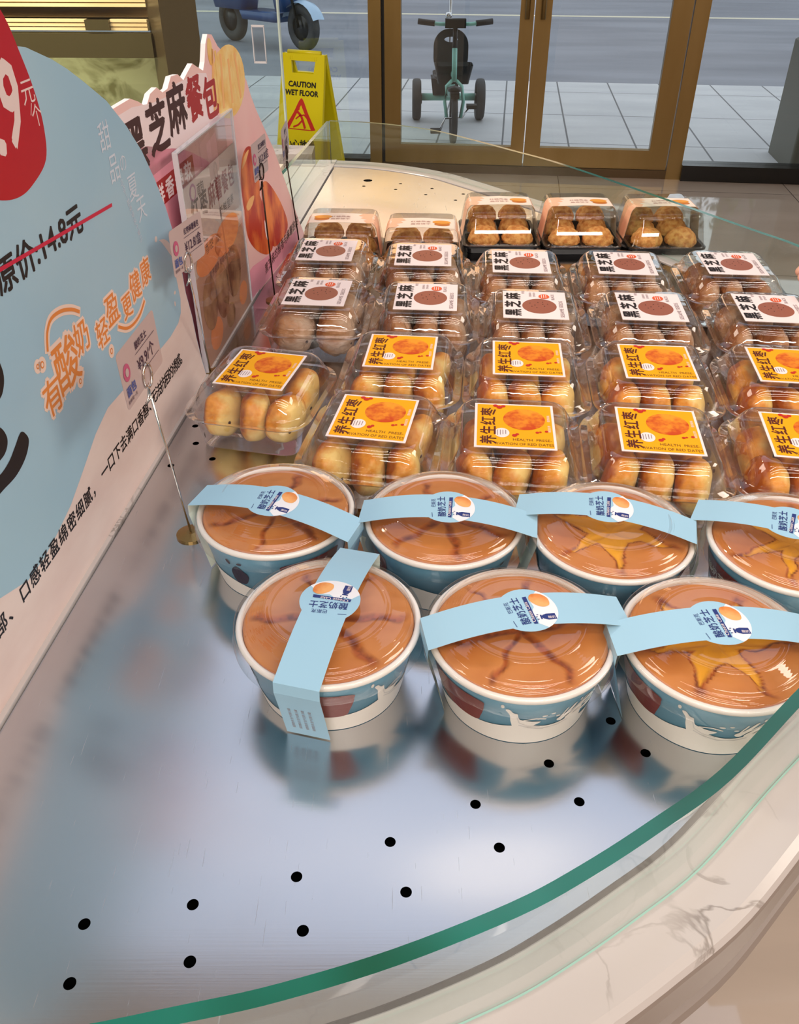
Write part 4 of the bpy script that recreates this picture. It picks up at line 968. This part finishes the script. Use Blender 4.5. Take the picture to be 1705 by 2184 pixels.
price_tag(-.240, .978, -.224, .880, .176, 11, .083, .047, -2, '红枣麻薯餐包', '¥12.8/盒', 'price card for 12.8 on chrome wire stand between blue poster and menu stand', cx=.008)
price_tag(-.186, 1.215, -.1877, 1.200, .186, 10, .063, .048, 2, '黑芝麻餐包', '¥12.8/盒', 'price card on dark wire stand in front of the pink poster', True, cx=.002)
price_tag(-.172, 1.455, -.184, 1.455, .150, 0, .085, .050, 0, '曲奇饼干', '¥9.9/盒', 'price card seen edge-on by the right edge of the pink poster', True)
_last = [o for o in bpy.data.objects if o.name.startswith('price_card')][-1]

# ================================================================== NEIGHBOURING CASE, GLASS SCREEN, SHELF, POST
case = empty('open_display_case', (0, 0, 0), 0, 'white neighbouring case with ribbed deck behind the pink poster', 'display case')
m_rib = P_('ribbed_white', (238, 226, 208), 0.35)
d = MB(); 
d.prism([along(.3, -.06), along(2.04, -.035), (-.42, 2.06), (-.62, .3)][::1], 0, CZ - .04, M_body)
d.build('case_body', case)
r = MB()
for k in range(7):
    o1 = -.040 - .036 * k
    r.prism([along(.5, o1 - .030), along(.5, o1), along(2.03, o1), along(2.03, o1 - .030)], CZ - .04, CZ - .006 - (.004 if k % 2 else 0), m_rib)
r.build('ribbed_deck', case)
ledge = MB(); ledge.prism([(-.20, 2.05), (-.20, 2.13), (-1.3, 2.26), (-1.3, 2.12), (-.45, 2.05)], CZ - .06, CZ + .01, M_stone); ledge.build('rear_ledge', case)
sc_ = MB(); sc_.box((-1.25, 0, CZ + .01), (0, .010, 1.75), M_glass); sc_.box((-.0005, -.001, CZ + .01), (.003, .011, 1.75), mat('pale_glass_edge', srgb(196, 214, 206), .15))
so = sc_.build('upright_glass', case); so.location = (-.262, 2.10, 0); so.rotation_euler = (0, 0, R(-6.6))
hd = MB(); hd.box((-.058, -.006, 1.045), (-.030, -.001, 1.115), M_acrylic); hd.box((-.058, -.007, 1.043), (-.030, -.001, 1.047), m_aedge); hd.box((-.058, -.007, 1.113), (-.030, -.001, 1.117), m_aedge)
for x_ in (-.058, -.0315): hd.box((x_, -.007, 1.045), (x_ + .0015, -.001, 1.115), m_aedge)
ho = hd.build('clear_tag_holder', case); ho.location = (-.262, 2.10, 0); ho.rotation_euler = (0, 0, R(-6.6))

shelf = empty('bread_shelf', (-.75, 3.05, 0), R(-2), 'bread display cabinet with ribbed bamboo shelves and dark rail behind glass', 'display shelf')
m_bamboo = noisy('bamboo_slats', srgb(252, 232, 190), srgb(242, 210, 160), scale=8, rough=.45, stretch=(.3, 6, 6)); m_rail = mat('dark_bronze_rail', srgb(96, 88, 64), .3, metal=.5)
m_olive = noisy('olive_marble', srgb(176, 170, 138), srgb(112, 106, 72), scale=6, rough=.15, detail=9, dist=2.0, lo=.40, hi=.60)
s1 = MB()
for k in range(9): s1.box((-2.2, -.02 + .0, 1.062 + .013 * k), (-.03, .06, 1.071 + .013 * k), m_bamboo)
s1.box((-2.2, -.005, 1.06), (-.03, .45, 1.18), m_bamboo); s1.build('upper_bamboo_shelf', shelf)
s2 = MB()
for k in range(3): s2.box((-2.2, -.035, 1.0 + .011 * k), (-.03, .02, 1.008 + .011 * k), m_bamboo)
s2.box((-2.2, -.02, .998), (-.03, .45, 1.03), m_bamboo); s2.build('lower_bamboo_shelf', shelf)
s3 = MB(); s3.box((-2.2, -.045, .925), (-.02, .0, .992), m_rail); s3.build('dark_rail', shelf)
s4 = MB(); s4.box((-.22, -.05, 1.002), (-.145, -.02, 1.030), m_rail); s4.build('shelf_bracket', shelf)
s5 = MB(); s5.box((-2.2, .42, 0), (-.02, .46, .92), m_olive); s5.box((-2.2, .0, 0), (-.02, .46, .30), m_olive); s5.build('marbled_back_panel', shelf)
s6 = MB(); s6.box((-2.2, -.012, .30), (-.02, -.006, .93), M_glass); s6.build('front_glass', shelf)
post = MB(); post.box((-.058, -.058, 0), (.058, .058, 3.0), mat('dark_post', srgb(78, 66, 48), .3))
po = struct(post.build('trim_3')); po.location = (-.70, 3.02, 0); po.rotation_euler = (0, 0, R(32))

# ================================================================== CAUTION SIGN
cs = empty('wet_floor_sign', (-.512, 5.16, 0), R(-24), 'yellow A-frame CAUTION WET FLOOR sign standing inside by the glass front', 'floor sign')
m_yel2 = P_('safety_yellow', (226, 214, 10), .35); m_sred = P_('sign_red', (200, 36, 28)); m_sblk = P_('sign_black', (30, 26, 20))
SH = .66; TL = math.atan2(.16, SH)
def panel(front):
    o_ = [(-.155, 0), (-.115, 0), (-.105, .035), (.105, .035), (.115, 0), (.155, 0), (.108, SH), (-.108, SH)]
    hole = [(-.055, .525), (.055, .525), (.062, .575), (-.062, .575)]
    T = Matrix.Rotation(0 if front else PI, 4, 'Z') @ Matrix.Translation((0, -.16, 0)) @ Matrix.Rotation(-TL, 4, 'X') @ Matrix.Rotation(PI / 2, 4, 'X')
    b = MB()
    segs = [[(-.145, 0), (-.105, 0), (-.095, .035), (.095, .035), (.105, 0), (.145, 0), (.133, .567), (-.133, .567)], [(-.133, .567), (-.066, .567), (-.074, .626), (-.131, .626)], [(.066, .567), (.133, .567), (.131, .626), (.074, .626)], [(-.131, .626), (.131, .626), (.130, SH), (-.130, SH)]]
    for s_ in segs: b.prism(s_, -.006, .006, m_yel2, None, T)
    for s_ in ([(-.145, 0), (-.137, 0), (-.122, SH), (-.130, SH)], [(.137, 0), (.145, 0), (.130, SH), (.122, SH)]): b.prism(s_, -.012, .010, m_yel2, None, T)
    for x_ in (-.085, .065):
        for q in range(2): b.prism([(x_ + .012 * q, .632), (x_ + .006 + .012 * q, .632), (x_ + .006 + .012 * q, .648), (x_ + .012 * q, .648)], .006, .010, m_yel2, None, T)
    a = Art()
    a.text('CAUTION', 0, .512, .038, m_sblk, 1, center=True, bold=.05); a.text('WET FLOOR', 0, .470, .038, m_sblk, 1, center=True, bold=.05, sx=.95)
    SHF = .070
    tri = lambda k, cy: [(-.085 * k, cy - .065 * k), (.085 * k, cy - .065 * k), (0, cy + .085 * k)]
    a.blob([(x_, y_ + SHF) for x_, y_ in [(-.088, .218), (0, .215), (.088, .218), (.086, .236), (.046, .300), (.010, .366), (-.010, .366), (-.046, .300), (-.086, .236)]], m_sred, 1)
    a.poly(tri(.80, .272 + SHF), m_yel2, 2)
    a.stroke([(x_, y_ + SHF) for x_, y_ in [(-.020, .305), (.002, .288), (.018, .258), (.030, .228)]], .014, m_sred, 3); a.stroke([(x_, y_ + SHF) for x_, y_ in [(-.004, .285), (.022, .292), (.042, .275)]], .008, m_sred, 3); a.stroke([(x_, y_ + SHF) for x_, y_ in [(-.002, .290), (-.028, .270)]], .008, m_sred, 3)
    a.stroke([(x_, y_ + SHF) for x_, y_ in [(.010, .262), (-.012, .240), (-.040, .228)]], .010, m_sred, 3); a.ell(-.016, .322 + SHF, .009, .010, m_sred, 3, 14)
    a.text('小心地滑', 0, .212, .050, m_sblk, 1, center=True, bold=.03, sx=.95)
    a.into(b, lambda x, y, l: T @ Vector((x, y, .0064 + .0006 * l)))
    return b.build('front_panel' if front else 'back_panel', cs)
panel(True); panel(False)
hb = MB(); hb.tube([(-.10, 0, SH - .012), (.10, 0, SH - .012)], .012, m_yel2, 10); hb.build('hinge_bar', cs)

# ================================================================== TRICYCLE outside
tk = empty('tricycle', (.352, 6.4, 0), 0, "child's mint green tricycle with black seat parked outside the glass door", 'tricycle')
m_mint = P_('mint_paint', (150, 214, 200), .3); m_silver = mat('silver_tube', (.7, .7, .72), .2, metal=1.0); m_tyre = P_('grey_tyre', (58, 60, 62), .7)
def wheel(name, x, y, r, w):
    T = Matrix.Translation((x, y, r)) @ Matrix.Rotation(PI / 2, 4, 'Y'); b = MB()
    k = w / 2
    b.lathe([(r * .72, -k * .8), (r * .88, -k), (r * .97, -k * .8), (r, -k * .3), (r, k * .3), (r * .97, k * .8), (r * .88, k), (r * .72, k * .8)], m_tyre, 40, T, closed=True)
    o = b.build(name, tk); h = MB()
    h.lathe([(0, -k * .5), (r * .2, -k * .7), (r * .3, -k * .3), (r * .72, -k * .5), (r * .72, k * .5), (r * .3, k * .3), (r * .2, k * .7), (0, k * .5)], M_blackp, 32, T); h.build('wheel_hub', o)
wheel('front_wheel', 0, -.40, .155, .042); wheel('rear_wheel', -.228, .33, .135, .062); wheel('rear_wheel', .228, .33, .135, .062)
b = MB(); 
for sx in (-1, 1): b.tube([(sx * .045, -.40, .155), (sx * .060, -.395, .25), (sx * .050, -.36, .335), (sx * .015, -.34, .365)], .011, m_mint, 10)
b.tube([(0, -.34, .36), (0, -.28, .54)], .017, m_mint, 12); b.build('front_fork', tk)
b = MB(); b.lathe([(0, 0), (.042, .0), (.048, .02), (.0, .035)], M_blackp, 20, Matrix.Translation((0, -.41, .315))); b.box((-.028, -.50, .285), (.028, -.36, .318), M_blackp); b.build('mudguard', tk)
b = MB(); b.tube([(0, -.29, .40), (0, -.10, .30), (0, .33, .16)], .020, m_mint, 12); b.tube([(-.20, .33, .150), (.20, .33, .150)], .024, m_mint, 12)
for sx in (-1, 1): b.tube([(sx * .21, .33, .14), (sx * .19, .33, .14)], .035, M_blackp, 12)
b.build('frame', tk)
b = MB(); b.tube([(-.235, -.25, .685), (-.10, -.27, .675), (.10, -.27, .675), (.235, -.25, .69)], .011, m_mint, 10); b.tube([(0, -.28, .54), (0, -.27, .68)], .015, M_blackp, 10); b.box((-.065, -.30, .655), (.065, -.25, .705), M_blackp); hbj = b.build('handlebar', tk)
for sx in (-1, 1):
    b = MB(); b.tube([(sx * .13, -.265, .678), (sx * .235, -.25, .688)], .017, M_rubber, 12); b.build('grip', hbj)
b = MB(); b.lathe([(0, 0), (.020, 0), (.022, .012), (.016, .028), (0, .030)], m_silver, 20, Matrix.Translation((-.045, -.28, .712))); b.build('bell', hbj)
b = MB(); out = [(p[0], p[1]) for p in rrect(.115, .135, .10, 0, 8)]
T = Matrix.Translation((0, .17, .46)) @ Matrix.Rotation(R(82), 4, 'X')
ring_in = [(.050 * math.cos(q) , .075 + .020 * math.sin(q)) for q in [2 * PI * i / 24 for i in range(24)]]
o_ = plate(out, [], -.01, .01, 'seat_back', M_blackp, tk)
def plate_holes(outline, inner, th, m, name, parent, T):
    c = bpy.data.curves.new(name, 'CURVE'); c.dimensions = '2D'; c.fill_mode = 'BOTH'; c.extrude = th; c.bevel_depth = .004
    for pts in (outline, inner):
        s = c.splines.new('POLY'); s.points.add(len(pts) - 1); s.use_cyclic_u = True
        for q, p in zip(s.points, pts): q.co = (p[0], p[1], 0, 1)
    o = bpy.data.objects.new(name, c); COL.objects.link(o); dg = bpy.context.evaluated_depsgraph_get(); dg.update()
    me = bpy.data.meshes.new_from_object(o.evaluated_get(dg)); bpy.data.objects.remove(o); me.materials.clear(); me.materials.append(m)
    for v in me.vertices: v.co = T @ v.co
    return link(name, me, parent)
bpy.data.objects.remove(o_)
plate_holes(out, ring_in, .008, M_blackp, 'seat_back', tk, T)
b = MB(); b.loft([rrect(.10, .12, .07, .32), rrect(.125, .14, .08, .335), rrect(.125, .14, .08, .355), rrect(.10, .12, .07, .35)], M_blackp, True, True, True, Matrix.Translation((0, .03, 0))); b.build('seat', tk)
b = MB(); b.loft([rrect(.10, .06, .02, .27), rrect(.125, .085, .025, .38)], M_blackp, True, False, False, Matrix.Translation((0, -.20, .06))); b.build('front_basket', tk)
b = MB(); b.loft([rrect(.085, .07, .02, .16), rrect(.10, .085, .025, .27)], M_blackp, True, True, False, Matrix.Translation((-.03, .28, .02))); b.build('rear_box', tk)
b = MB(); b.tube([(0, .30, .20), (0, .36, .62), (0, .42, 1.0)], .010, m_silver, 10); b.tube([(-.12, .42, 1.0), (.12, .42, 1.0)], .014, M_rubber, 10); b.build('push_handle', tk)
b = MB(); b.tube([(-.095, -.44, .085), (-.055, -.41, .155), (.055, -.40, .155), (.105, -.36, .215)], .006, m_silver, 8); b.box((-.150, -.475, .075), (-.085, -.415, .098), M_rubber); b.box((.085, -.39, .205), (.150, -.33, .228), M_rubber); b.build('pedals', tk)

# ================================================================== SCOOTER outside
scr = empty('electric_scooter', (-1.0, 10.15, -.015), R(48), 'blue electric scooter parked on the road, front wheel and pale fender showing', 'scooter')
m_scb = P_('scooter_blue', (40, 84, 140), .25); m_fend = P_('fender_pale_blue', (168, 196, 222), .25)
for nm, yy in (('front_wheel', 0), ('rear_wheel', 1.15)):
    b = MB(); T = Matrix.Translation((0, yy, .22)) @ Matrix.Rotation(PI / 2, 4, 'Y'); b.lathe([(.12, -.045), (.19, -.05), (.218, -.025), (.218, .025), (.19, .05), (.12, .045)], m_tyre, 36, T, closed=True)
    b.lathe([(0, -.03), (.12, -.04), (.12, .04), (0, .03)], M_blackp, 24, T); b.build(nm, scr)
b = MB(); rings = []
for i in range(10):
    q = R(20 + 140 * i / 9); rr = .25
    rings.append([(x_, -rr * math.cos(q) * 1.0, .22 + (rr - abs(x_) * .3) * math.sin(q)) for x_ in (-.08, -.05, 0, .05, .08)])
b.add([p for r_ in rings for p in r_], [(i * 5 + j, i * 5 + j + 1, (i + 1) * 5 + j + 1, (i + 1) * 5 + j) for i in range(9) for j in range(4)], m_fend, True); b.build('front_fender', scr)
b = MB(); b.tube([(-.075, 0, .22), (-.075, .10, .55), (0, .16, .75)], .02, M_blackp, 8); b.tube([(.075, 0, .22), (.075, .10, .55), (0, .16, .75)], .02, M_blackp, 8); b.tube([(0, .14, .7), (0, .22, 1.0)], .025, M_blackp, 8); b.build('fork', scr)
b = MB(); b.loft([rrect(.16, .05, .04, .35), rrect(.20, .07, .05, .60), rrect(.12, .05, .04, .95)], m_scb, True, True, True, Matrix.Translation((0, .22, 0)))
b.loft([rrect(.15, .30, .06, .25), rrect(.17, .32, .07, .33)], m_scb, True, True, True, Matrix.Translation((0, .55, 0))); b.loft([rrect(.13, .26, .08, .33), rrect(.16, .34, .1, .62), rrect(.15, .36, .1, .72)], m_scb, True, True, True, Matrix.Translation((0, 1.08, 0))); b.build('body', scr)
b = MB(); b.loft([rrect(.14, .36, .1, .72), rrect(.15, .38, .1, .78), rrect(.11, .33, .1, .80)], M_rubber, True, True, True, Matrix.Translation((0, 1.05, 0))); b.build('saddle', scr)
b = MB(); b.tube([(-.33, .26, 1.0), (0, .20, 1.0), (.33, .26, 1.0)], .016, M_rubber, 8); b.build('handlebar', scr)

# ================================================================== BOX outside on the right
m_bin = P_('grey_green_metal', (84, 88, 78), .45)
bn = MB(); bn.loft([rrect(.33, .26, .02, 0), rrect(.33, .26, .02, .64), rrect(.31, .24, .02, .655)], m_bin, True, True); bn.box((-.20, -.263, .06), (-.17, -.262, .60), M_sill)
bo = bn.build('utility_cabinet', None, (2.66, 5.48, 0), (0, 0, FY)); tag(bo, 'dark grey-green metal box standing outside against the right window', 'cabinet')

# ================================================================== ACROSS THE STREET (seen only mirrored in the floor)
m_fac = noisy('street_facade', srgb(96, 92, 88), srgb(112, 106, 100), scale=.6, rough=.7); m_win = mat('street_window', srgb(40, 46, 54), .15)
def building(x0, x1, h, label, dep=5):
    b = empty('building', ((x0 + x1) / 2, 31, -.02), 0, label, 'building', 'buildings across the street')
    w = x1 - x0; MB().box((-w / 2, -3, 0), (w / 2, dep, h), m_fac).build('facade', b)
    for k in range(int(h // 3)):
        for q in range(int(w // 3)):
            MB().box((-w / 2 + .7 + 3 * q, -3.03, 1 + 3 * k), (-w / 2 + 2.5 + 3 * q, -2.98, 2.6 + 3 * k), m_win).build('window', b)
building(-22, 8.2, 9.2, 'long grey building across the street, left of the tree')
building(10.7, 26, 9.2, 'shorter grey building across the street, right of the tree', -1.8)
m_bark = P_('tree_bark', (84, 72, 60), .8); m_leafg = noisy('tree_leaves', srgb(70, 96, 60), srgb(96, 120, 74), scale=2, rough=.6)
tree = empty('street_tree', (8.7, 24.5, -.02), 0, 'leafy green tree across the street in the gap between the buildings', 'tree')
MB().tube([(0, 0, 0), (.1, 0, 1.6), (0, .1, 3.2), (.2, 0, 5.0)], [.16, .13, .10, .05], m_bark, 10).build('trunk', tree)
fol = MB(); rnd = random.Random(4)
for k in range(420):
    q = Vector((rnd.gauss(0, 1), rnd.gauss(0, 1), rnd.gauss(0, .8))); q = q.normalized() * (rnd.random() ** .45) * 1.5
    c = Vector((0, 0, 5.2)) + q; u = Vector((rnd.uniform(-1, 1), rnd.uniform(-1, 1), rnd.uniform(-1, 1))).normalized(); v = u.cross(Vector((rnd.uniform(-1, 1), .3, 1))).normalized()
    fol.add([c - u * .13, c + v * .06, c + u * .13, c - v * .06], [(0, 1, 2, 3)], m_leafg)
fol.build('foliage', tree)

# ================================================================== HAND at the right edge
M_skin = mat('skin', srgb(236, 178, 156), 0.5, Subsurface_Weight=0.1)
def skin_obj(name, verts, edges, radii, m, parent=None, root=0, sub=2):
    me = bpy.data.meshes.new(name); me.from_pydata(verts, edges, []); o = link(name, me, parent)
    sk = o.modifiers.new('skin', 'SKIN'); sk.use_smooth_shade = True
    for i, v in enumerate(me.skin_vertices[0].data): v.radius = (radii[i], radii[i]); v.use_root = (i == root)
    ss = o.modifiers.new('sub', 'SUBSURF'); ss.levels = sub; ss.render_levels = sub
    dg = bpy.context.evaluated_depsgraph_get(); dg.update(); nm = bpy.data.meshes.new_from_object(o.evaluated_get(dg))
    o.modifiers.clear(); o.data = nm; nm.materials.clear(); nm.materials.append(m)
    for p in nm.polygons: p.use_smooth = True
    return o
V = [(.95, 1.12, 1.06), (.80, 1.10, 1.02), (.675, 1.085, .985), (.625, 1.080, .975)]; E_ = [(0, 1), (1, 2), (2, 3)]; RA = [.042, .036, .027, .030]
fing = [[(.600, 1.052, .975), (.572, 1.040, .972), (.548, 1.034, .962), (.528, 1.032, .948)],
        [(.598, 1.070, .978), (.562, 1.064, .974), (.534, 1.060, .962), (.511, 1.058, .946)],
        [(.600, 1.088, .977), (.566, 1.086, .974), (.539, 1.084, .962), (.517, 1.080, .945)],
        [(.604, 1.105, .974), (.578, 1.106, .970), (.556, 1.105, .960), (.538, 1.103, .948)],
        [(.640, 1.045, .968), (.612, 1.025, .958), (.585, 1.018, .950)]]
for k, fpts in enumerate(fing):
    prev = 3 if k < 4 else 2
    for j, p in enumerate(fpts):
        V.append(p); E_.append((prev, len(V) - 1)); prev = len(V) - 1; RA.append((.0105, .0090, .0085, .0070)[j] if k < 4 else (.013, .0105, .0085)[j])
person = empty('person', (.95, 1.12, 0), 0, 'person at the right edge reaching a bare hand over the counter', 'person')
hd_ = skin_obj('arm_and_hand', V, E_, RA, M_skin, person, 3); hd_.location = (-.95, -1.12, 0)
slv = MB(); slv.loft([[(.82 + .01, 1.10 + .050 * math.cos(q), 1.025 + .050 * math.sin(q)) for q in [2 * PI * i / 20 for i in range(20)]], [(1.25, 1.20 + .085 * math.cos(q), 1.12 + .085 * math.sin(q)) for q in [2 * PI * i / 20 for i in range(20)]]], P_('grey_sleeve', (120, 124, 132), .8), False, True, True)
so_ = slv.build('sleeve', person); so_.location = (-.95, -1.12, 0)

# cards lie in world-ish local frames of their holders: nothing else to do
bpy.context.view_layer.update()
